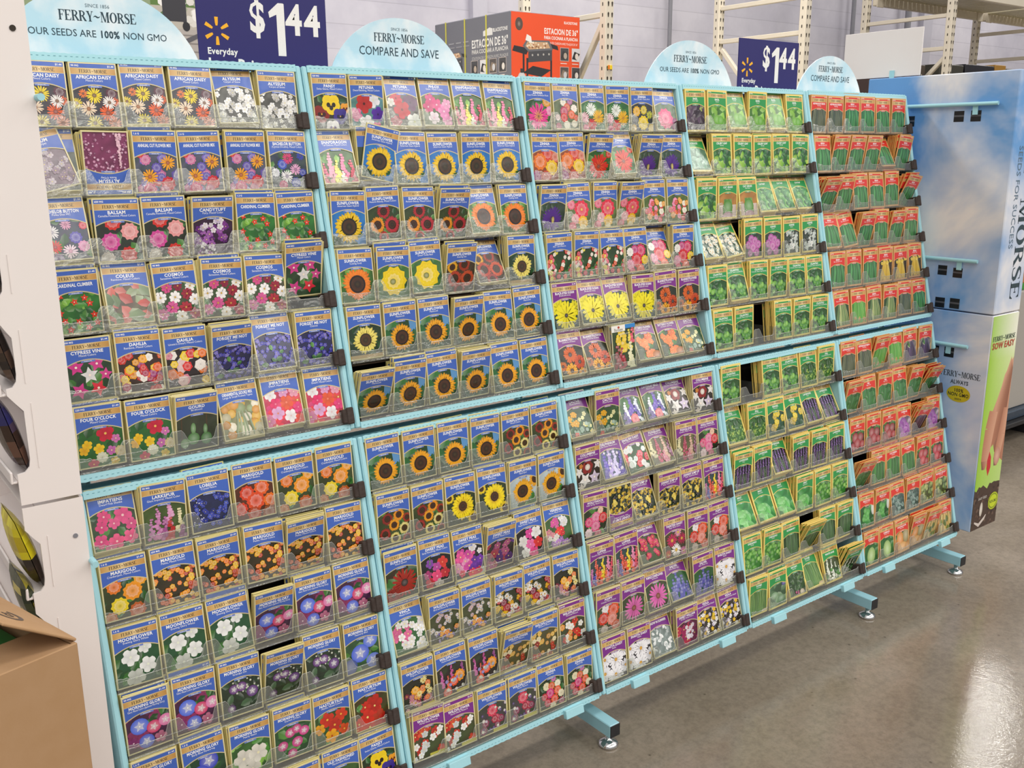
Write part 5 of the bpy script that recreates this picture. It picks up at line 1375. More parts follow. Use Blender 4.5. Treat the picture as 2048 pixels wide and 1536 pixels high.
def griddle_picture(A, x0, y0, w_, h_):
    g1, g2, g3 = lin('4a4a4e'), lin('2e2e32'), lin('6a6a6e')
    P = lambda a, b: (x0 + a * w_, y0 + b * h_)
    A.poly([P(.30, .0), P(.34, .0), P(.34, .6), P(.30, .6)], g2)
    A.poly([P(.82, .05), P(.86, .05), P(.86, .65), P(.82, .65)], g2)
    A.poly([P(.22, .3), P(.26, .3), P(.26, .7), P(.22, .7)], g2)
    A.poly([P(.22, .32), P(.62, .26), P(.84, .40), P(.44, .46)], g2)
    A.poly([P(.34, .52), P(.86, .58), P(.86, .78), P(.34, .72)], g1)
    A.poly([P(0.0, .72), P(.30, .66), P(.36, .78), P(.04, .82)], g2)
    A.poly([P(.80, .82), P(1.0, .78), P(.98, .86), P(.82, .90)], g2)
    A.poly([P(.22, .82), P(.34, .72), P(.88, .78), P(.80, .95), P(.30, .93)], g3)
    A.poly([P(.28, .82), P(.36, .76), P(.82, .81), P(.76, .92), P(.32, .90)], lin('c9a27c'))
    R = random.Random(4)
    for _ in range(26):
        a, b = R.uniform(.32, .78), R.uniform(.79, .9)
        q = P(a, b)
        A.disc(q[0], q[1], w_ * .018, h_ * .018, lin(R.choice(['e8d0a8', 'b87850', 'f0e0c8', '8a5a3c'])), None, 7)
    A.poly([P(.28, .93), P(.42, .88), P(.40, 1.0), P(.31, 1.04)], lin('eeeae4'))
    for i in range(4):
        q = P(.43 + i * .12, .66 + i * .012)
        A.disc(q[0], q[1], w_ * .018, h_ * .022, lin('b8b4ae'), None, 8)
    # gas bottle
    q = P(.2, .12)
    A.disc(q[0], q[1], w_ * .105, h_ * .22, lin('f2f0f0'), lin('c8c4c6'), 20)
    A.rect(x0 + w_ * .095, y0 + h_ * .0, x0 + w_ * .305, y0 + h_ * .22, lin('ecebeb'))
    A.rect(x0 + w_ * .17, y0 + h_ * .32, x0 + w_ * .23, y0 + h_ * .40, lin('3a3a3c'))


def small_shots(A, x0, y0, s, n, cols=2, gap=1.45):
    R = random.Random(9)
    for i in range(n):
        x, y = x0 + (i % cols) * s * gap, y0 - (i // cols) * s * 1.75
        A.rect(x - .003, y - .003, x + s + .003, y + s * 1.15 + .003, lin('d8c8c0'))
        A.rect(x, y, x + s, y + s * 1.15, lin(R.choice(['55504e', '6a6058', 'd8d8dc', '4a4a4c'])))
        A.poly([(x, y + s * .2), (x + s * .6, y + s * .1), (x + s, y + s * .7), (x + s * .3, y + s * .9)], lin(R.choice(['2c2a2a', '8a7a6a', '3a3838'])))
        A.disc(x + s * .6, y + s * .45, s * .22, s * .3, lin(R.choice(['e0d8d0', 'b8a898', 'c8c8cc'])), None, 9)
        A.rect(x, y - s * .3, x + s * .8, y - s * .22, lin('e8d8d0'))


def griddle_carton():
    z0, z1 = 1.7515, 2.338
    x0, x1, y0, y1 = 3.474, 4.13, 4.2, 5.2
    e = tag(empty('griddle_carton', (x0, y0, z0)), 'orange and grey griddle carton with a picture of a flat-top grill', 'carton')
    b = MB()
    w_, d_, h_ = x1 - x0, y1 - y0, z1 - z0
    grey = lin('6f7078')
    b.bbox((0, 0, 0), (w_, d_, h_), 0.006, 0, grey)
    A = Art()
    A.rect(0.004, 0.004, w_ - 0.004, h_ - 0.004, lin('ea5327'))
    griddle_art(A, w_, h_, False)
    A.disc(w_ * .115, h_ - .085, .035, .045, lin('5a4a42'), None, 18)
    A.disc(w_ * .115, h_ - .085, .02, .026, lin('9a8a80'), lin('4a3a32'), 8)
    griddle_picture(A, .012, .045, w_ * .66, h_ * .64)
    small_shots(A, w_ * .71, h_ * .455, .078, 4)
    A.emit(b, (Vector((0, 0, 0)), EX, EZ, -EY), 0, 0.0006)
    # grey long side faces -x; text runs away from the viewer's left to right
    B = Art()
    B.text('ESTACION DE 36"', d_ * .97, h_ - .22, .055, lin('e6e4e2'), 1, d_ * .46, 'r')
    B.text('PARA COCINAR A PLANCHA', d_ * .97, h_ - .262, .028, lin('d8d6d4'), 1, d_ * .46, 'r')
    B.text('STATION DE CUISSON AVEC PLAQUE', d_ * .97, h_ - .305, .02, lin('c8c6c4'), 0, d_ * .46, 'r')
    B.text('BLACKSTONE', d_ * .965, h_ - .125, .024, lin('e8e6e4'), 1, d_ * .18, 'r')
    B.poly([(d_ * .66, h_ - .145), (d_ * .78, h_ - .145), (d_ * .78, h_ - .10), (d_ * .74, h_ - .09), (d_ * .71, h_ - .10), (d_ * .66, h_ - .11)], lin('dcdad8'))
    small_shots(B, d_ * .50, h_ * .30, .085, 4, 4, 1.4)
    griddle_picture(B, d_ * .02, .08, d_ * .42, h_ * .5)
    for i in range(4):
        B.rect(d_ * (.1 + .1 * i), h_ - .17, d_ * (.17 + .1 * i), h_ - .16, lin('9c9ca0'))
        B.rect(d_ * (.1 + .1 * i), h_ - .2, d_ * (.18 + .1 * i), h_ - .19, lin('8c8c92'))
    B.rect(d_ * .6, .03, d_ * .76, .06, lin('c85040'))
    B.rect(d_ * .79, .03, d_ * .86, .06, lin('b84838'))
    B.disc(d_ * .93, .04, .045, .045, lin('d8d6d4'), None, 18)
    B.disc(d_ * .93, .04, .036, .036, grey, None, 18)
    B.poly([(d_ * .93 - .02, .025), (d_ * .93 + .02, .025), (d_ * .93, .07)], lin('d8d6d4'))
    B.emit(b, (Vector((0, d_, 0)), -EY, EZ, -EX), 0, 0.0006)
    b.build('carton_body', M_CARDPRINT, e)
    for yy in (.30, .58, .84):
        s = MB()
        s.box((-0.002, yy * d_ - .008, 0), (-0.0008, yy * d_ + .008, h_ + .002))
        s.build('yellow_strap', plain('yellow_strap', 'c8c03c', 0.4, 0.5), e)


griddle_carton()


def photo_carton():
    """the grey carton partly seen over the nearest header sign"""
    x0, x1, z0, z1, y0 = 0.15, 1.75, 1.7505, 2.6, 4.2
    e = tag(empty('patio_carton', (x0, y0, z0)), 'tall grey carton with a patio grill photograph behind the navy price sign', 'carton')
    b = MB()
    w_, h_ = x1 - x0, z1 - z0
    b.bbox((0, 0, 0), (w_, 0.7, h_), 0.006, 0, lin('77757a'))
    A = Art()
    ox, oz = x0, z0
    P = lambda x, z: (x - ox, z - oz)
    A.rect(*P(0.20, 1.78), *P(1.60, 2.10), lin('b0a8a2'))
    A.rect(*P(0.20, 2.10), *P(1.60, 2.55), lin('8c9c78'))
    A.rect(*P(0.93, 2.06), *P(1.30, 2.20), lin('b9b2a6'))
    A.rect(*P(0.93, 2.18), *P(1.30, 2.55), lin('5c7a3c'))
    R = random.Random(3)
    for _ in range(40):
        q = P(R.uniform(.9, 1.3), R.uniform(2.08, 2.3))
        A.disc(q[0], q[1], .025, .022, lin(R.choice(['d8d4cc', '9aa088', 'ece8e4', '56704a'])), None, 7)
    for k in range(6):
        A.rect(*P(.4, 1.80 + .045 * k), *P(1.5, 1.806 + .045 * k), lin('8a827e'))
    A.rect(*P(0.995, 2.10), *P(1.13, 2.55), lin('35343a'))
    A.poly([P(1.0, 2.10), P(1.015, 2.10), P(1.015, 2.05), P(1.0, 2.05)], lin('2a2a2e'))
    A.poly([P(1.11, 2.10), P(1.125, 2.10), P(1.125, 2.06), P(1.11, 2.06)], lin('2a2a2e'))
    A.disc(*P(1.125, 2.075), .022, .026, lin('242428'), None, 12)
    A.poly([P(1.08, 1.96), P(1.22, 2.03), P(1.22, 2.055), P(1.08, 1.99)], lin('5a585e'))
    A.rect(*P(.4, 2.2), *P(.85, 2.5), lin('2c2c30'))
    A.emit(b, (Vector((0, 0, 0)), EX, EZ, -EY), 0, 0.0006)
    b.build('carton_body', M_CARDPRINT, e)


photo_carton()


def shelf_goods():
    R = random.Random(12)
    items = [(8.20, .5, .43, '3a2a26', 'dark brown carton on the rack shelf beside the far post'), (8.72, .2, .45, '4a4036', 'brown carton squeezed against the far rack post'),
             (9.2, .48, .48, '3c3a30', 'olive carton just past the far rack post'), (9.72, .62, .50, '24242c', 'black carton with a gold end on the rack shelf'),
             (10.36, .24, .52, 'a87c34', 'gold carton next to the black one on the rack shelf'), (10.64, .5, .49, '8c8a84', 'grey wrapped carton under the yellow tag')]
    for x, wd, h, c, lb in items:
        b = MB()
        b.bbox((x, 4.2, 1.7505), (x + wd, 4.75, 1.7505 + h), 0.006, 0, lin(c))
        for k in range(3):
            xx = x + wd * R.uniform(.1, .7)
            b.poly([(xx, 4.1995, 1.76 + h * .3), (xx + wd * .2, 4.1995, 1.76 + h * .3), (xx + wd * .2, 4.1995, 1.75 + h * .8), (xx, 4.1995, 1.75 + h * .8)], 0,
                   lin(R.choice(['8a3c30', 'b8b0a4', '5a5a60', '6a4a30'])))
        tag(b.build('shelf_carton', M_CARDPRINT), lb, 'carton', 'dark cartons on the far rack shelf')
    b = MB()
    b.bbox((10.80, 4.05, 2.26), (11.32, 4.06, 2.345), 0.003, 0, lin('f0e41c'))
    A = Art()
    A.rect(.06, .02, .1, .06, lin('c8b818'))
    A.rect(.2, .02, .26, .065, lin('c8b818'))
    A.emit(b, (Vector((10.80, 4.05, 2.26)), EX, EZ, -EY), 0, .0006)
    b.bbox((11.30, 4.0601, 2.27), (11.42, 4.066, 2.33), 0.002, 0, lin('d8d0b8'))
    tag(b.build('shelf_tag', M_CARDPRINT), 'bright yellow tag hanging on the last rack post', 'tag')
    b = MB()
    b.bbox((4.235, 3.990, 1.955), (4.275, 3.9985, 1.985), 0.001, 0, lin('f4d024'))
    b.poly([(4.232, 3.9895, 1.955), (4.246, 3.9895, 1.955), (4.246, 3.9895, 1.985), (4.232, 3.9895, 1.985)], 0, lin('e8602c'))
    tag(b.build('rack_sticker', M_CARDPRINT), 'small yellow sticker on the post beside the orange carton', 'sticker')


shelf_goods()


# ------------------------------------------------------------------ clear trays and cases
def tray_front():
    """scalloped clear lip with six finger scoops, a floor and pocket dividers"""
    b = MB()
    n = 6
    lo, hi = 0.0215, 0.047
    pts = [(0.015, -0.004)]
    top = [(0.015, lo + .004)]
    for i in range(n):
        c = 0.015 + PITCH_X * (i + 0.5)
        hw = PITCH_X / 2
        for dx, z in ((-0.96, hi if i else lo + .006), (-0.80, hi if i else lo + .005), (-0.70, hi - .006 if i else lo + .003), (-0.56, lo + .004), (-0.46, lo), (0.46, lo), (0.56, lo + .004), (0.70, hi - .006 if i < 5 else lo + .003), (0.80, hi if i < 5 else lo + .005), (0.96, hi if i < 5 else lo + .006)):
            top.append((c + dx * hw, z))
    top.append((W - 0.015, lo + .004))
    # quads between the bottom edge and the scalloped top, front and back
    th = 0.0011
    for i in range(len(top) - 1):
        (xa, za), (xb, zb) = top[i], top[i + 1]
        b.poly([(xa, 0, 0), (xb, 0, 0), (xb, 0, zb), (xa, 0, za)])
        b.poly([(xb, th, 0), (xa, th, 0), (xa, th, za), (xb, th, zb)])
        b.poly([(xa, -.0003, za), (xb, -.0003, zb), (xb, th, zb), (xa, th, za)], 1)
        b.poly([(xa, -.0003, za - .0008), (xb, -.0003, zb - .0008), (xb, -.0003, zb), (xa, -.0003, za)], 1)
    # rolled bottom edge and a raised rib along the lip
    for zc, rr, yc in ((-0.001, 0.0020, 0.0012), (lo - 0.0008, 0.0011, 0.0)):
        k = 8
        for i in range(k):
            a0, a1 = 2 * PI * i / k, 2 * PI * (i + 1) / k
            b.poly([(0.0155, yc - rr * math.cos(a0), zc - rr * math.sin(a0)), (W - 0.0155, yc - rr * math.cos(a0), zc - rr * math.sin(a0)),
                    (W - 0.0155, yc - rr * math.cos(a1), zc - rr * math.sin(a1)), (0.0155, yc - rr * math.cos(a1), zc - rr * math.sin(a1))])
    b.box((0.0155, 0.006, -0.0035), (W - 0.0155, 0.10, -0.0025))
    for i in range(1, n):
        x = 0.015 + PITCH_X * i
        b.mesh([(x - .0006, 0.0015, -.0025), (x + .0006, 0.0015, -.0025), (x + .0006, 0.0015, hi - .004), (x - .0006, 0.0015, hi - .004),
                (x - .0006, 0.09, -.0025), (x + .0006, 0.09, -.0025), (x + .0006, 0.09, .06), (x - .0006, 0.09, .06)],
               [(0, 1, 2, 3), (5, 4, 7, 6), (4, 0, 3, 7), (1, 5, 6, 2), (3, 2, 6, 7)])
    return b.data('clear_tray', [M_CLEAR, M_EDGEHIGHLIGHT])


TRAY_ME = tray_front()
_b = MB()
_b.bbox((W - 0.0215, -0.0085, -0.003), (W - 0.0035, -0.0030, 0.0335), 0.0025)
_b.bbox((W - 0.0300, -0.0062, 0.0), (W - 0.0165, 0.030, 0.0300), 0.002)
TAB_ME = _b.data('end_tab', [M_DARKTAB])
_b = MB()
_b.box((0.0135, 0.028, -0.0085), (W - 0.0135, 0.160, -0.0055))
LEDGE_ME = _b.data('card_ledge', [M_SHADEDKRAFT])


def zigzag(x0, x1, z0, z1, up, step=0.0085, d=0.0022):
    """strip outline with one serrated edge (the torn perforation)"""
    n = int((x1 - x0) / step)
    pts = []
    for i in range(n + 1):
        x = x0 + (x1 - x0) * i / n
        pts.append((x, (z1 if up else z0) + (d if i % 2 else 0) * (1 if up else -1) * .5))
    if up:
        return [(x0, z0), (x1, z0)] + pts[::-1]
    return pts + [(x1, z1), (x0, z1)]


def local(M):
    return M


def slits(b, z, xl, xr):
    x = xl + .018
    while x < xr - .02:
        b.poly([(x, -.00075, z - .0005), (x + .0042, -.00075, z - .0005), (x + .0042, -.00075, z + .0005), (x, -.00075, z + .0005)], 1)
        x += .0098


CASES = {}


def make_case(bay, h):
    z0, H = CASE_Z0[h], CASE_H[h]
    M = RACK @ Matrix.Translation(((bay - 1) * W, 0, z0))
    e = empty('display_case', M=M)
    cont = CASEWORD[(bay, h)].replace(' case', '')
    what = {(0, 'U'): 'African daisies at top', (0, 'L'): 'marigolds and morning glories', (1, 'U'): 'pansies above sunflowers', (1, 'L'): 'sunflowers above wildflowers',
            (2, 'U'): 'zinnias', (2, 'L'): 'columbines and poppies in purple packets', (3, 'U'): 'basil and cilantro in green packets',
            (3, 'L'): 'lavender and mint in green packets', (4, 'U'): 'beans in red packets', (4, 'L'): 'beets and radishes in red packets'}[(bay, h)]
    tag(e, ('upper' if h == 'U' else 'lower') + ' light blue cardboard case of clear trays holding ' + what, 'display case', 'light blue seed display cases')
    g = 0.0012
    xl, xr = g, W - g
    dp = 0.175
    for x in (xl, xr - 0.0128):
        b = MB()
        b.bbox((x, 0, 0), (x + 0.0128, dp, H), 0.003)
        b.build('side_panel', M_BLUE, e)
    b = MB()
    b.box((xl + .013, 0.165, 0.002), (xr - .013, 0.170, H - .002))
    b.build('back_panel', M_SHADEDKRAFT, e)
    fr = (Vector((0, -0.0005, 0)), EX, EZ, -EY)
    # top panel with serrated front fold
    b = MB()
    b.prism(zigzag(xl + .012, xr - .012, H - 0.0135, H + .001, True), fr, 0.003)
    b.bbox((xl + .013, 0.003, H - 0.004), (xr - .013, 0.036, H - .0005), 0.001)
    b.bbox((xl + .013, 0.050, H - 0.004), (xr - .013, 0.160, H - .0005), 0.001)
    slits(b, H - .0042, xl, xr)
    b.build('top_panel', [M_BLUE, M_SLITSHADE], e)
    # bottom panel with serrated fold
    b = MB()
    b.prism(zigzag(xl + .012, xr - .012, -0.001, 0.0125, False), fr, 0.003)
    b.bbox((xl + .013, 0.003, 0.0005), (xr - .013, 0.160, 0.004), 0.001)
    if h == 'L':
        for fx in (0.17, 0.77):
            b.bbox((W * fx, -0.012, -0.0135), (W * fx + 0.058, 0.001, 0.0085), 0.001)
    slits(b, .0042, xl, xr)
    b.build('bottom_panel', [M_BLUE, M_SLITSHADE], e)
    for r in range(6):
        z = row_z(h, r) - z0
        t = bpy.data.objects.new('clear_tray', TRAY_ME)
        COL.objects.link(t)
        t.parent = e
        t.location = (0, -0.002, z - .001)
        q = bpy.data.objects.new('end_tab', TAB_ME)
        COL.objects.link(q)
        q.parent = t
        q['label'] = 'dark brown end tab'
        l = bpy.data.objects.new('card_ledge', LEDGE_ME)
        COL.objects.link(l)
        l.parent = e
        l.location = (0, 0, z - .001)
    CASES[(bay, h)] = e


for bay in range(5):
    for h in 'UL':
        make_case(bay, h)


# ------------------------------------------------------------------ packets
# degrees of lean relative to the rack's own slope (about -13 stands upright)
LEAN = {'n': (-7.5, 4.0), 'b': (4, 2), 'bb': (14, 3), 'f': (-21, 3), 'ff': (-36, 3)}


def place_all():
    R = random.Random(77)
    fronts, backs = [], []
    for (bay, h), rows in STOCK.items():
        for r, row in enumerate(rows):
            toks = row.split()
            for i, tk in enumerate(toks):
                if tk == '-':
                    continue
                code, _, fl = tk.partition('/')
                fl = fl.split(',') if fl else []
                lean, roll, up, dx, flip = 'n', R.uniform(-1.3, 1.3), R.uniform(-.002, .002), R.uniform(-.0012, .0012), False
                for f in fl:
                    if f in LEAN:
                        lean = f
                    elif f == 'u':
                        flip = True
                    elif f[0] == 'r':
                        roll = float(f[1:])
                    elif f[0] == 'h':
                        up += float(f[1:]) / 1000
                    elif f[0] == 'x':
                        dx += float(f[1:]) / 1000
                ang, dv = LEAN[lean]
                ang += R.uniform(-dv, dv)
                wb = .0080 + .45 * max(0.0, -PH * math.sin(math.radians(ang)))
                if lean in ('b', 'bb'):
                    up += 0.006 if lean == 'b' else 0.010
                x = (bay - 1) * W + 0.015 + PITCH_X * (i + .5) + dx
                z = row_z(h, r) + .002 + max(up, -.0015)
                M = RACK @ Matrix.Translation((x, wb, z)) @ Matrix.Rotation(-math.radians(ang), 4, 'X') @ Matrix.Rotation(math.radians(roll), 4, 'Y')
                if flip:
                    M = M @ Matrix.Translation((0, 0, PH)) @ Matrix.Rotation(PI, 4, 'Y')
                fronts.append([code, M, bay, h, r, i, lean, flip, roll])
                # the stack behind this packet
                n = R.choice((5, 7, 9, 11, 13)) if lean in ('n', 'f') else R.choice((3, 5, 6))
                if lean == 'ff':
                    n = 9
                kcat = V[code][2]
                for q in range(1, n):
                    a2 = ang + (R.uniform(0, .5) * q if lean in ('f', 'ff') else R.uniform(-.05, .12) * q)
                    zz = z + R.uniform(-.002, .003)
                    wq = wb + 0.0035 * q
                    if lean in ('b', 'bb'):
                        zz = max(row_z(h, r) + .002, z - .0024 * q)
                    elif R.random() < .12:
                        zz += R.uniform(.004, .010)
                    xx = x + R.uniform(-.0022, .0022) - (0.0006 * q if R.random() < .5 else 0)
                    if wq > .15 or wq + PH * math.sin(math.radians(a2)) > .158:
                        break
                    backs.append((kcat, RACK @ Matrix.Translation((xx, wq, zz)) @ Matrix.Rotation(-math.radians(a2), 4, 'X') @ Matrix.Rotation(math.radians(R.uniform(-1.2, 1.2)), 4, 'Y')))
    # packets the photograph shows, largest first
    seen = []
    for f in fronts:
        c = f[1] @ Vector((0, 0, PH / 2))
        u, v, zd = project(c)
        if u < 20 or v > 1600:
            continue
        seen.append((zd, f))
    seen.sort(key=lambda a: a[0])
    single, rest = [f for _, f in seen[:300]], [f for _, f in seen[300:]]
    meshes, cache = {}, {}

    def mbof(code):
        if code not in cache:
            cache[code] = packet_mb(code)
        return cache[code]
    count = {}
    for f in single + rest:
        key = (f[0], f[7])
        count[key] = count.get(key, 0) + 1
    used = set()
    for code, M, bay, h, r, i, lean, flip, roll in single:
        if code not in meshes:
            meshes[code] = mbof(code).data('seed_packet', [M_PRINT])
        o = bpy.data.objects.new('seed_packet', meshes[code])
        COL.objects.link(o)
        o.matrix_basis = M
        desc = V[code][3]
        hd = HEAD[V[code][2]][3]
        if V[code][2] == 'X':
            lb = 'odd white-labelled ' + desc + ' packet among the purple-banded ones'
        elif flip:
            lb = 'upside-down ' + hd + '-banded seed packet of ' + desc
        elif count[(code, False)] == 1:
            lb = hd + '-banded seed packet of ' + desc
        else:
            st = {'b': 'back-tilted ', 'bb': 'back-tilted ', 'f': 'forward-leaning ', 'ff': 'slumped forward '}.get(lean, '')
            lb = st + desc + ' packet, ' + ORD[i] + ' pocket, ' + ORD[r] + ' tray down, ' + CASEWORD[(bay, h)]
        ws = lb.split()
        if len(ws) > 16:
            lb = ' '.join(ws[1:]) if lean != 'n' else lb
        assert lb not in used, lb
        used.add(lb)
        tag(o, lb, 'seed packet', 'seed packets in the clear trays')
    # everything smaller or half hidden, as one mass
    big = MB()

    def put(mb, M):
        n = len(big.v)
        m = [list(rw) for rw in M]
        big.v.extend([(m[0][0] * a + m[0][1] * b + m[0][2] * c + m[0][3], m[1][0] * a + m[1][1] * b + m[1][2] * c + m[1][3],
                       m[2][0] * a + m[2][1] * b + m[2][2] * c + m[2][3]) for a, b, c in mb.v])
        big.f.extend([tuple(k + n for k in f) for f in mb.f])
        big.m.extend(mb.m)
        big.c.extend(mb.c)
    for f in rest:
        put(mbof(f[0]), f[1])
    stub = {}
    for k in 'BPGRX':
        b = MB()
        packet_body(b, k)
        A = Art()
        hc = lin(HEAD[k][0])
        x0, x1 = -PW / 2 + BD, PW / 2 - BD
        A.rect(x0, BD, x1, PH * .62, lin('33422c'))
        A.rect(x0, PH * .62, x1, PH - BD, hc)
        A.rect(x0, PH * .818, x1, PH * .908, lin('cda462'))
        A.heading(0, PH * 0.838, PH * 0.052, PW * 0.58, lin('2b1d10'))
        A.text('$1.44', x1 - 0.002, PH * 0.932, 0.0032, (1, 1, 1, 1), 1, None, 'r')
        A.emit(b, (Vector((0, -PT / 2, 0)), EX, EZ, -EY))
        stub[k] = b
    for k, M in backs:
        put(stub[k], M)
    o = big.build('seed_packet_stock', M_PRINT)
    tag(o, 'massed seed packets stacked behind the front ones and filling the farthest red trays', 'seed packets', kind='stuff')


place_all()


# ------------------------------------------------------------------ rack frame and feet
def rack_stand():
    e = tag(empty('display_stand', (0, 0, ZF)), 'light blue steel stand with chrome levelling feet under the seed cases', 'stand')
    z0 = 0.036
    for x in (-0.52, 0.591, 1.751, 2.305):
        b = MB()
        b.bbox((x - .017, -0.035, z0), (x + .017, 0.66, z0 + 0.036), 0.002)
        o = b.build('foot_bar', M_BLUEMETAL, e)
        c = MB()
        c.bbox((x - .0165, -0.0375, z0 + .001), (x + .0165, -0.0352, z0 + .035), 0.0008)
        c.build('end_cap', M_BLACK, o)
        for y in (-0.012, 0.6):
            g = MB()
            g.lathe((x, y, 0.0005), [(.026, 0), (.027, .004), (.024, .010), (.012, .016), (.007, .018), (.007, z0 - .001)], 18)
            g.build('levelling_foot', M_CHROME, o, smooth=True)
        p = MB()
        up = Vector((0, math.sin(TILT), math.cos(TILT)))
        base = RACK @ Vector((x, 0.20, 0))
        a = base + up * (-0.04) - Vector((0, 0, ZF))
        c2 = base + up * 1.56 - Vector((0, 0, ZF))
        p.tube(a, c2, 0.012, 8)
        p.build('leaning_post', M_BLUEMETAL, e)
    for zz in (0.05, 0.80, 1.45):
        b = MB()
        q = RACK @ Vector((0, 0.19, zz)) - Vector((0, 0, ZF))
        b.tube((-0.55, q.y, q.z), (2.31, q.y, q.z), 0.009, 8)
        b.build('cross_rail', M_BLUEMETAL, e)
    for zz in (0.12, 1.30):
        b = MB()
        q = RACK @ Vector((0, 0.205, zz)) - Vector((0, 0, ZF))
    return e


rack_stand()


# ------------------------------------------------------------------ signs on top
SIGN_Y = 0.402


def header_sign(xc, hw, kind, label):
    z0 = 1.540
    zc, Rr = 1.4745, 0.1936
    Rr *= hw / 0.176
    b = MB()
    a0 = math.asin((z0 - zc) / Rr)
    pts = []
    n = 40
    for i in range(n + 1):
        a = a0 + (PI - 2 * a0) * i / n
        pts.append((Rr * math.cos(a), zc - z0 + Rr * math.sin(a)))
    fr = (Vector((0, 0, 0)), EX, EZ, -EY)
    b.prism(pts, fr, 0.003, 0)
    A = Art()
    dk = lin('24414e')
    k = hw / 0.176
    A.text('SINCE 1856', 0, (1.640 - z0), 0.0062, lin('5d7682'), 0, 0.052 * k)
    A.heading(0, 1.6145 - z0, 0.0185, 0.135 * k, dk)
    if kind == 'c':
        A.text('COMPARE AND SAVE', 0, 1.5840 - z0, 0.0185, dk, 0, 0.215 * k)
    else:
        t1, t2, t3 = 'OUR SEEDS ARE ', '100%', ' NON GMO'
        wd = [sum(GLY[(c, 0)][2] for c in t) for t in (t1, t2, t3)]
        tot = sum(wd)
        s = 0.245 * k / tot
        x = -0.1225 * k
        for t, w_, bo in zip((t1, t2, t3), wd, (0, 1, 0)):
            A.text(t, x + w_ * s / 2, 1.586 - z0, 0.0125, dk, bo, w_ * s * .98, 'c')
            x += w_ * s
    A.emit(b, fr, 1, 0.0003)
    o = b.build('header_sign', [M_SKYHEAD, M_CARDPRINT])
    o.location = (xc, SIGN_Y, z0)
    tag(o, label, 'sign', 'rounded sky header signs')


header_sign(-0.392, 0.186, 'o', 'large rounded sky sign about non-GMO seeds beside the white display column')
header_sign(0.276, 0.176, 'c', 'rounded sky sign reading compare and save in front of the grey griddle carton')
header_sign(1.258, 0.183, 'o', 'rounded non-GMO sky sign above the join of zinnia and herb cases')
header_sign(1.936, 0.174, 'c', 'rounded compare-and-save sky sign beside the blank white card')


def price_sign(x0, z1, label):
    wd, ht = 0.290, z1 - 1.5285
    b = MB()
    b.bbox((0, 0, -ht), (wd, 0.004, 0), 0.0008, 0, lin('29266b'))
    A = Art()
    wt = lin('f6f5f2')
    yl = lin('fdb927')
    A.text('$', .131, -.080, .060, wt, 1, .038)
    A.poly([(.1735, -.126), (.1915, -.126), (.1915, -.0205), (.1895, -.019), (.178, -.019), (.1555, -.0385), (.1575, -.050), (.1735, -.0425)], wt)
    A.text('4', .2145, -.080, .059, wt, 1, .040)
    A.text('4', .2575, -.080, .059, wt, 1, .040)
    for k in range(6):
        a = PI / 2 + k * PI / 3
        cx, cz = .0405, -.0835
        p0 = (cx + .0105 * math.cos(a), cz + .0105 * math.sin(a))
        p1 = (cx + .0275 * math.cos(a), cz + .0275 * math.sin(a))
        A.polys(stroke([p0, ((p0[0] * 2 + p1[0]) / 3, (p0[1] * 2 + p1[1]) / 3), p1], [.004, .0062, .0076]), yl)
    A.text('Everyday', .0175, -.129, .0122, wt, 1, None, 'l', .92)
    A.text('Low Price', .0175, -.160, .0225, wt, 1, None, 'l', .9)
    A.emit(b, (Vector((0, 0, 0)), EX, EZ, -EY), 0, .0003)
    o = b.build('price_sign', M_CARDPRINT)
    o.location = (x0, SIGN_Y, z1)
    tag(o, label, 'sign', 'navy price signs')


price_sign(-0.200, 1.6965, 'larger navy price sign with yellow spark between two sky header signs nearest the white column')
price_sign(1.470, 1.6965, 'smaller navy price sign with yellow spark above the herb case')

b = MB()
b.bbox((-0.002, 0, 0), (0.002, 0.315, 0.163), 0.0008)
o = b.build('blank_sign', M_WHITE)
o.location = (2.374, 0.341, 1.6185)
q = MB()
q.box((-0.006, 0.10, -0.018), (-0.0025, 0.118, 0.022))
q.build('sign_holder', M_BLUE, o)
tag(o, 'blank white sign card standing on the sky-printed end display', 'sign')


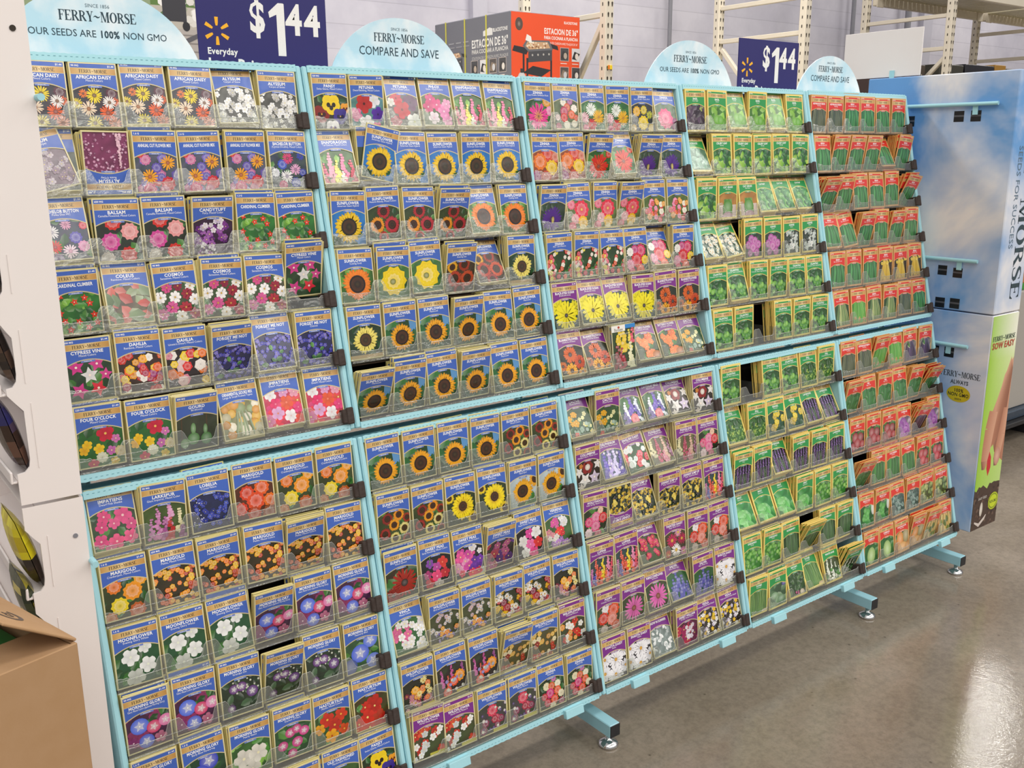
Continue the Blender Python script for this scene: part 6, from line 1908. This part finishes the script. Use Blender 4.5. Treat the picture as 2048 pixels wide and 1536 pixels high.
# ------------------------------------------------------------------ sky-printed end display (far end)
def end_display_far():
    x0, x1, y0, y1, zs, zt, zb = 2.366, 2.548, -0.018, 0.540, 0.802, 1.6155, 0.002
    e = tag(empty('end_display', (x0, y0, zb)), 'sky-printed cardboard end display with a green sowing picture hung at the far rack end', 'cardboard display')
    wx, wy = x1 - x0, y1 - y0
    dk = lin('33464f')

    def holes(A, lst):
        for yy, zz, s in lst:
            A.rect(y1 - yy - s / 2, zz - zb - s / 2, y1 - yy + s / 2, zz - zb + s / 2, lin('16171c'))
            A.rect(y1 - yy - s / 2, zz - zb - s * .05, y1 - yy + s / 2, zz - zb + s * .12, lin('55565c'))
    # upper box
    b = MB()
    b.bbox((0, 0, zs - zb + .002), (wx, wy, zt - zb), 0.003, 0)
    fside = (Vector((0, wy, 0)), -EY, EZ, -EX)
    A = Art()
    holes(A, [(0.178, 1.472, .036), (0.118, 1.472, .036), (0.36, 1.46, .036), (0.183, 0.942, .034), (0.126, 0.937, .034), (0.181, 0.826, .036), (0.126, 0.828, .036)])
    A.emit(b, fside, 1, .0006)
    B = Art()
    zz = zs - zb
    # vertical lettering reads downward
    C = Art()
    C.heading(.3815, .095, .062, .745, dk)
    C.text('SEEDS FOR SUCCESS', .40, .048, .026, lin('5d7486'), 0, .50)
    for pts, cols, z in C.it:
        b.poly([Vector((p[1], -.0006 - z, zt - zb - .015 - p[0])) for p in pts][::1], 1, cols)
    b.build('upper_box', [M_SKYBOX, M_CARDPRINT, M_SKYEND], e)
    # lower box
    b = MB()
    b.bbox((0, 0, 0), (wx, wy, zs - zb - .002), 0.003, 0)
    A = Art()
    holes(A, [(0.185, .650, .036), (0.128, .651, .036)])
    yc = y1 - .078
    A.heading(yc, .566 - zb, .021, .148, lin('3c4650'))
    A.text('ALWAYS', yc, .541 - zb, .014, lin('4a545e'), 1, .066)
    A.disc(yc, .505 - zb, .044, .030, lin('d8c820'), lin('c8b41c'), 28)
    A.text('100%', yc, .512 - zb, .012, lin('20201c'), 1, .036)
    A.text('NON GMO', yc, .496 - zb, .0125, lin('20201c'), 1, .078)
    A.text('SEEDS', yc, .483 - zb, .006, lin('3a3818'), 1, .04)
    A.emit(b, fside, 1, .0006)
    # green picture on the side facing the aisle
    G = Art((.002, .002, wx - .002, zs - zb - .004))
    h_ = zs - zb - .004
    nx, nz = 4, 10
    R = random.Random(5)
    col = lambda i, j: (lin('9cc83c') if i == 0 else mixc(lin('a4d048'), lin('e8f0c0'), min(1, (i / nx) * (.35 + .9 * max(0, (j / nz) - .55) * 2)))) if j < 9 else mixc(lin('a8d060'), lin('f4f4e4'), i / nx)
    G.lay += 1
    for i in range(nx):
        for j in range(nz):
            xa, xb = wx * i / nx, wx * (i + 1) / nx
            za, zb2 = h_ * j / nz, h_ * (j + 1) / nz
            G.poly(rc(xa, za, xb, zb2), [col(i, j), col(i + 1, j), col(i + 1, j + 1), col(i, j + 1)], False)
    # hand sowing a seed: wrist upper right, fingers down
    sk, sk2, sk3 = lin('d8a488'), lin('b87c62'), lin('8c5a46')
    P = lambda a, c: (a * wx, c * h_)
    G.poly([P(1.0, .80), P(1.0, .30), P(.62, .36), P(.42, .46), P(.46, .56), P(.7, .72)], [sk, sk2, sk3, sk, sk, sk])
    G.poly([P(.22, .50), P(.52, .62), P(.9, .80), P(1.0, .74), P(.9, .5), P(.55, .40), P(.40, .38)], [sk2, sk, sk, sk3, sk3, sk2, sk2])
    for pth, ws in (([(.42, .56), (.34, .48), (.30, .40), (.27, .33), (.25, .29)], [.34, .36, .33, .27, .12]),
                    ([(.92, .56), (.84, .44), (.78, .38), (.74, .33), (.72, .29)], [.22, .26, .26, .24, .12])):
        pp = [P(*q) for q in pth]
        for i in range(len(pp) - 1):
            G.lay += 1
            for s_ in stroke(pp[i:i + 2], [w_ * wx for w_ in ws[i:i + 2]]):
                G.poly(s_, [sk2, sk2, sk, sk] if i < 3 else [sk3, lin('6a4452'), sk2, sk], False)
    G.disc(*P(.76, .335), .022, .034, lin('e0b4a0'), lin('c08a78'), 14)
    G.poly([P(.44, .37), P(.52, .34), P(.54, .29), P(.46, .25), P(.38, .29), P(.38, .33)], lin('c82c34'))
    zs_ = .20
    soil = [P(0, 0), P(1, 0)] + [P(1 - i / 12, zs_ + R.uniform(-.012, .014)) for i in range(13)]
    G.poly(soil, lin('4a3830'))
    for _ in range(60):
        q = P(R.random(), R.uniform(0, zs_ - .01))
        G.disc(q[0], q[1], .008, .006, lin(R.choice(['5c463a', '3a2c28', '6a5448', '54403a'])), None, 6)
    G.disc(*P(.34, .095), .011, .028, lin('ece6dc'), lin('c8bcae'), 14)
    G.text('EASY SEED', wx * .36, h_ * .145, .009, lin('e4e0d8'), 0, .06)
    G.polys(stroke([P(.12, .04), P(.3, .02), P(.5, .045), P(.56, .06)], [.006, .014, .012, .004]), lin('d8ccc4'))
    G.disc(*P(.80, .115), .036, .034, lin('c8d82c'), lin('b4c424'), 22)
    G.disc(*P(.80, .115), .030, .028, lin('4a5c1c'), None, 22)
    G.disc(*P(.80, .115), .0275, .0255, lin('c8d82c'), None, 22)
    G.text('NON GMO', wx * .80, h_ * .107, .011, lin('3a4a18'), 1, .05)
    G.heading(wx * .5, .708 - zb, .017, .158, lin('4a5a50'))
    G.text('SOW EASY', wx * .5, .680 - zb, .022, lin('b8503c'), 1, .155)
    G.emit(b, (Vector((0, 0, 0)), EX, EZ, -EY), 1, .0006)
    b.build('lower_box', [M_SKYBOX, M_CARDPRINT], e)
    # light blue rods with hooks
    for ya, yb, z_, hooks in ((.37, .04, 1.511, (.12,)), (.30, .054, .983, (.121,)), (.26, .057, .681, (.130,))):
        r = MB()
        r.tube((-.010, ya - y0, z_ - zb), (-.010, yb - y0, z_ - zb), .0065, 10)
        o = r.build('hanging_rod', M_BLUE, e)
        for hy in hooks:
            k = MB()
            k.box((-.006, hy - y0 - .009, z_ - zb - .035), (-.0025, hy - y0 + .009, z_ - zb))
            k.build('hook', M_BLUE, o)


end_display_far()


# ------------------------------------------------------------------ white end display (near end)
def end_display_near():
    x0, x1, y0, y1, zs, zt, zb = -0.696, -0.604, 0.0, 0.555, 0.818, 1.625, 0.002
    e = tag(empty('end_display', (x0, y0, zb)), 'plain white cardboard end display with scooped shelves beside the African daisy case', 'cardboard display')
    wx, wy = x1 - x0, y1 - y0

    def side(za, zb_, notches, name):
        """side panel with rounded notches cut into its open edge"""
        b = MB()
        edge = [(0.0, za)]
        for n0, n1, d in notches:
            edge += [(0, n0), (d * .55, n0 + .002), (d * .9, n0 + .010), (d, n0 + .022), (d, n1 - .016), (d * .55, n1 - .004), (0.0, n1 + .012)]
        edge.append((0.0, zb_))
        # strips from the notched edge to the straight edge
        pf = []
        for i in range(len(edge) - 1):
            (xa, a), (xb, c) = edge[i], edge[i + 1]
            if c - a < 1e-6:
                continue
            pf.append([(xa, a), (wx, a), (wx, c), (xb, c)])
        for yy in (0.0, wy - .004):
            for p in pf:
                b.poly([(q[0], yy, q[1] - zb) for q in p])
                b.poly([(q[0], yy + .004, q[1] - zb) for q in p[::-1]])
            for i in range(len(edge) - 1):
                (xa, a), (xb, c) = edge[i], edge[i + 1]
                b.poly([(xa, yy, a - zb), (xb, yy, c - zb), (xb, yy + .004, c - zb), (xa, yy + .004, a - zb)])
            b.poly([(wx, yy, za - zb), (wx, yy + .004, za - zb), (wx, yy + .004, zb_ - zb), (wx, yy, zb_ - zb)])
            b.poly([(0, yy, za - zb), (0, yy + .004, za - zb), (wx, yy + .004, za - zb), (wx, yy, za - zb)])
            b.poly([(0, yy, zb_ - zb), (wx, yy, zb_ - zb), (wx, yy + .004, zb_ - zb), (0, yy + .004, zb_ - zb)])
        # back, floor
        b.box((wx - .004, .004, za - zb), (wx, wy - .004, zb_ - zb))
        b.box((0, .004, za - zb), (wx - .004, wy - .004, za - zb + .004))
        # folded score lines beside each notch
        for n0, n1, d in notches:
            b.bbox((d + .011, -.0012, n0 + .006 - zb), (d + .0122, -.0001, n1 - .004 - zb), .0003)
        return b.build(name, M_WHITE, e)
    up = side(zs + .002, zt, [(.872, .990, .021), (1.012, 1.108, .017), (1.155, 1.225, .014), (1.30, 1.37, .014)], 'upper_box')
    lo = side(zb, zs - .004, [(.14, .21, .02), (.28, .35, .02), (.42, .49, .02), (.562, .618, .02), (.665, .765, .020)], 'lower_box')
    for z_, yy in ((1.550, 0), (0.750, 0)):
        q = MB()
        if z_ > 1:
            q.tube((.072, -.0012, z_ - zb), (.072, .0, z_ - zb), .0045, 14)
            o = q.build('punched_hole', M_HOLE, up)
        else:
            q.tube((.074, -.0012, z_ - zb), (.074, .0, z_ - zb), .004, 14)
            o = q.build('grey_plug', M_PIPE, lo)
    for z_, par in ((1.452, up), (.700, lo)):
        q = MB()
        q.tube((wx + .003, .004, z_ - zb), (wx + .003, -.024, z_ - zb), .0055, 12)
        q.build('rod_tip', M_BLUE, par)
    # sloping shelves with a raised white lip
    for par, zz in ((up, (.862, 1.006, 1.150, 1.294)), (lo, (.134, .274, .414, .556, .660))):
        for z_ in zz:
            q = MB()
            q.mesh([(.0, .0045, z_ - zb - .004), (wx - .005, .0045, z_ - zb + .010), (wx - .005, wy - .0045, z_ - zb + .010), (.0, wy - .0045, z_ - zb - .004),
                    (.0, .0045, z_ - zb - .001), (wx - .005, .0045, z_ - zb + .013), (wx - .005, wy - .0045, z_ - zb + .013), (.0, wy - .0045, z_ - zb - .001)],
                   [(0, 3, 2, 1), (4, 5, 6, 7), (0, 1, 5, 4), (1, 2, 6, 5), (2, 3, 7, 6), (3, 0, 4, 7)])
            q.bbox((-.010, .0045, z_ - zb - .006), (-.006, wy - .0045, z_ - zb + .014), .001)
            q.bbox((-.0065, .0045, z_ - zb - .006), (.0, wy - .0045, z_ - zb - .002), .001)
            q.build('shelf', M_WHITE, par)


end_display_near()


def bulb_bag(y, z, style, label, lean=14):
    """pillow-shaped bag standing in a pocket of the white display"""
    wd, ht = 0.119, 0.128
    b = MB()
    nx, nz = 8, 9
    th = .016
    R = random.Random(int(y * 1000 + z * 7000))
    cols = {'blue': ['2c2c6a', '4a3a50', '2a1c16', '6a4a3c', '3a2820'], 'dark': ['2a2220', '3c3028', '5a4438', '241c1a', '4a3c30'],
            'yellow': ['e8dc1c', 'd8c81c', 'f0e42c', 'c8b418', '30301c'], 'flower': ['20301c', '2c3c20', 'c8b848', '3a4424', 'd8c860']}[style]
    def P(i, j, s):
        u, v = i / nx, j / nz
        t = th * math.sin(PI * u) ** .35 * math.sin(PI * min(1, v * 1.05)) ** .35 if 0 < i < nx and 0 < j < nz else .0006
        return Vector(((-s) * t, (u - .5) * wd, v * ht))
    for s in (1, -1):
        for i in range(nx):
            for j in range(nz):
                q = [P(i, j, s), P(i + 1, j, s), P(i + 1, j + 1, s), P(i, j + 1, s)]
                if s == 1:
                    q = q[::-1]
                top = j >= nz - 3
                if style == 'blue':
                    c = cols[0] if top else R.choice(cols[1:])
                elif style == 'yellow':
                    c = R.choice(cols[:4]) if j > 3 else R.choice(['3a2c24', '2c221c'])
                elif style == 'flower':
                    c = R.choice(cols)
                else:
                    c = R.choice(cols)
                b.poly(q, 0, lin(c))
    o = b.build('bulb_bag', M_BAG, smooth=True)
    o.matrix_basis = Matrix.Translation((-.678, y, z)) @ Matrix.Rotation(math.radians(-lean), 4, 'Y') @ Matrix.Translation((0, 0, 0))
    tag(o, label, 'bag', 'bulb bags in the white display')


M_BAG = printed('printed_bag_film', 0.25, 0.5, 0.3)
bulb_bag(.0645, .8705, 'blue', 'dark bulb bag with a blue top in the lowest shelf of the upper white box')
bulb_bag(.0645, 1.0145, 'dark', 'dark bulb bag on the second shelf up of the upper white box')
bulb_bag(.0645, 1.1585, 'dark', 'dark bulb bag seen at the highest scoop of the white display')
bulb_bag(.0645, .6685, 'yellow', 'yellow-topped bulb bag in the scoop just below the white seam')
bulb_bag(.0645, .5645, 'flower', 'bulb bag with a pale yellow flower, just above the carton flap')


# ------------------------------------------------------------------ brown carton in front
def near_carton():
    zt = .757
    c0 = zhit(155, 1285, zt)                       # its corner
    c1 = zhit(0, 1350, zt)
    ex = (Vector((c0.x - c1.x, c0.y - c1.y, 0))).normalized()
    ey = Vector((-ex.y, ex.x, 0))
    W_, D_ = 0.46, 0.34
    M = Matrix(((ex.x, ey.x, 0, c0.x), (ex.y, ey.y, 0, c0.y), (0, 0, 1, ZF), (0, 0, 0, 1)))
    e = empty('brown_carton', M=M)
    tag(e, 'open brown cardboard carton with raised printed flap before the white display', 'carton')
    H = zt - ZF
    t = .005
    b = MB()
    b.bbox((-W_, 0, 0.0005), (0, t, H), .0012)
    b.bbox((-W_, D_ - t, 0.0005), (0, D_, H), .0012)
    b.bbox((-t, t, 0.0005), (0, D_ - t, H), .0012)
    b.bbox((-W_, t, 0.0005), (-W_ + t, D_ - t, H), .0012)
    b.box((-W_ + t, t, .001), (-t, D_ - t, .006))
    b.build('carton_body', M_CARTON, e)
    # right flap raised inward, with printed marks
    f = MB()
    F = Matrix.Translation((0, 0, H)) @ Matrix.Rotation(math.radians(34), 4, 'Y')
    f.bbox((-.105, .004, 0), (0, D_ - .01, .004), .0012, 0, (1, 1, 1, 1), F)
    A = Art()
    A.polys(ring(.05, .045, .026, .020, .019, .014, .2, 2 * PI - .6, 16), lin('4a3626'))
    A.text('cs', .05, .038, .016, lin('4a3626'), 1)
    A.polys(ring(.125, .05, .024, .020, .017, .014, .2, 2 * PI - .6, 16), lin('6a5440'))
    A.emit(f, (F @ Vector((-.02, .02, .004)), (F.to_3x3() @ Vector((0, 1, 0))), (F.to_3x3() @ Vector((-1, 0, 0))), F.to_3x3() @ EZ), 1, .0004)
    f.build('side_flap', [M_CARTON, M_CARDPRINT], e)
    f = MB()
    F = Matrix.Translation((0, .002, H - .001)) @ Matrix.Rotation(math.radians(-3), 4, 'X')
    f.bbox((-W_ + .01, 0, -.004), (-.006, .085, 0), .0012, 0, (1, 1, 1, 1), F)
    f.build('front_flap', M_CARTON, e)
    g = MB()
    g.bbox((-W_ + .012, .012, .02), (-.012, D_ - .012, H - .03), .004)
    o = g.build('carton_contents', plain('green_product_box', '1f6a2c', 0.4, 0.4), e)


near_carton()


# ------------------------------------------------------------------ goods beyond the far end
def far_goods():
    p = zhit(2004, 985, ZF)
    e = tag(empty('wire_pallet', (3.30, 0.62, ZF)), 'black pallet on the floor behind the sky-printed end display', 'pallet')
    b = MB()
    for k in range(5):
        b.bbox((.0, .0 + k * .13, .10), (1.1, .10 + k * .13, .125), .003)
    b.build('deck_boards', M_BLACK, e)
    for xx in (0.0, .5, 1.0):
        b = MB()
        b.bbox((xx, 0, 0.0005), (xx + .1, .62, .0995), .003)
        b.build('runner', M_BLACK, e)
    b = MB()
    b.bbox((0, 0, 0), (1.05, .55, .05), .006)
    o = b.build('plastic_tray', plain('dark_blue_plastic', '26384a', 0.35, 0.5))
    o.location = (3.32, .65, ZF + .126)
    tag(o, 'dark blue plastic tray lying on the black pallet', 'tray')
    b = MB()
    b.bbox((0, 0, 0), (1.05, .5, .62), .005, 0, lin('a8a39c'))
    A = Art()
    A.text('OO', .27, .52, .05, lin('3a3a3c'), 1)
    A.text('MS', .27, .42, .05, lin('3a3a3c'), 1)
    A.emit(b, (Vector((0, 0, 0)), EX, EZ, -EY), 0, .0006)
    o = b.build('grey_carton', M_CARDPRINT)
    o.location = (3.34, .68, ZF + .1765)
    tag(o, 'large grey carton with black letters stacked behind the green sowing picture', 'carton')
    b = MB()
    b.bbox((0, 0, 0), (.9, .45, .035), .004, 0, lin('3f8a3c'))
    b.bbox((0, 0, .035), (.9, .45, .36), .004, 0, lin('b07848'))
    o = b.build('brown_top_carton', M_CARDPRINT)
    o.location = (3.36, .70, ZF + .797)
    tag(o, 'brown carton with a green base strip on top of the grey carton', 'carton')


far_goods()
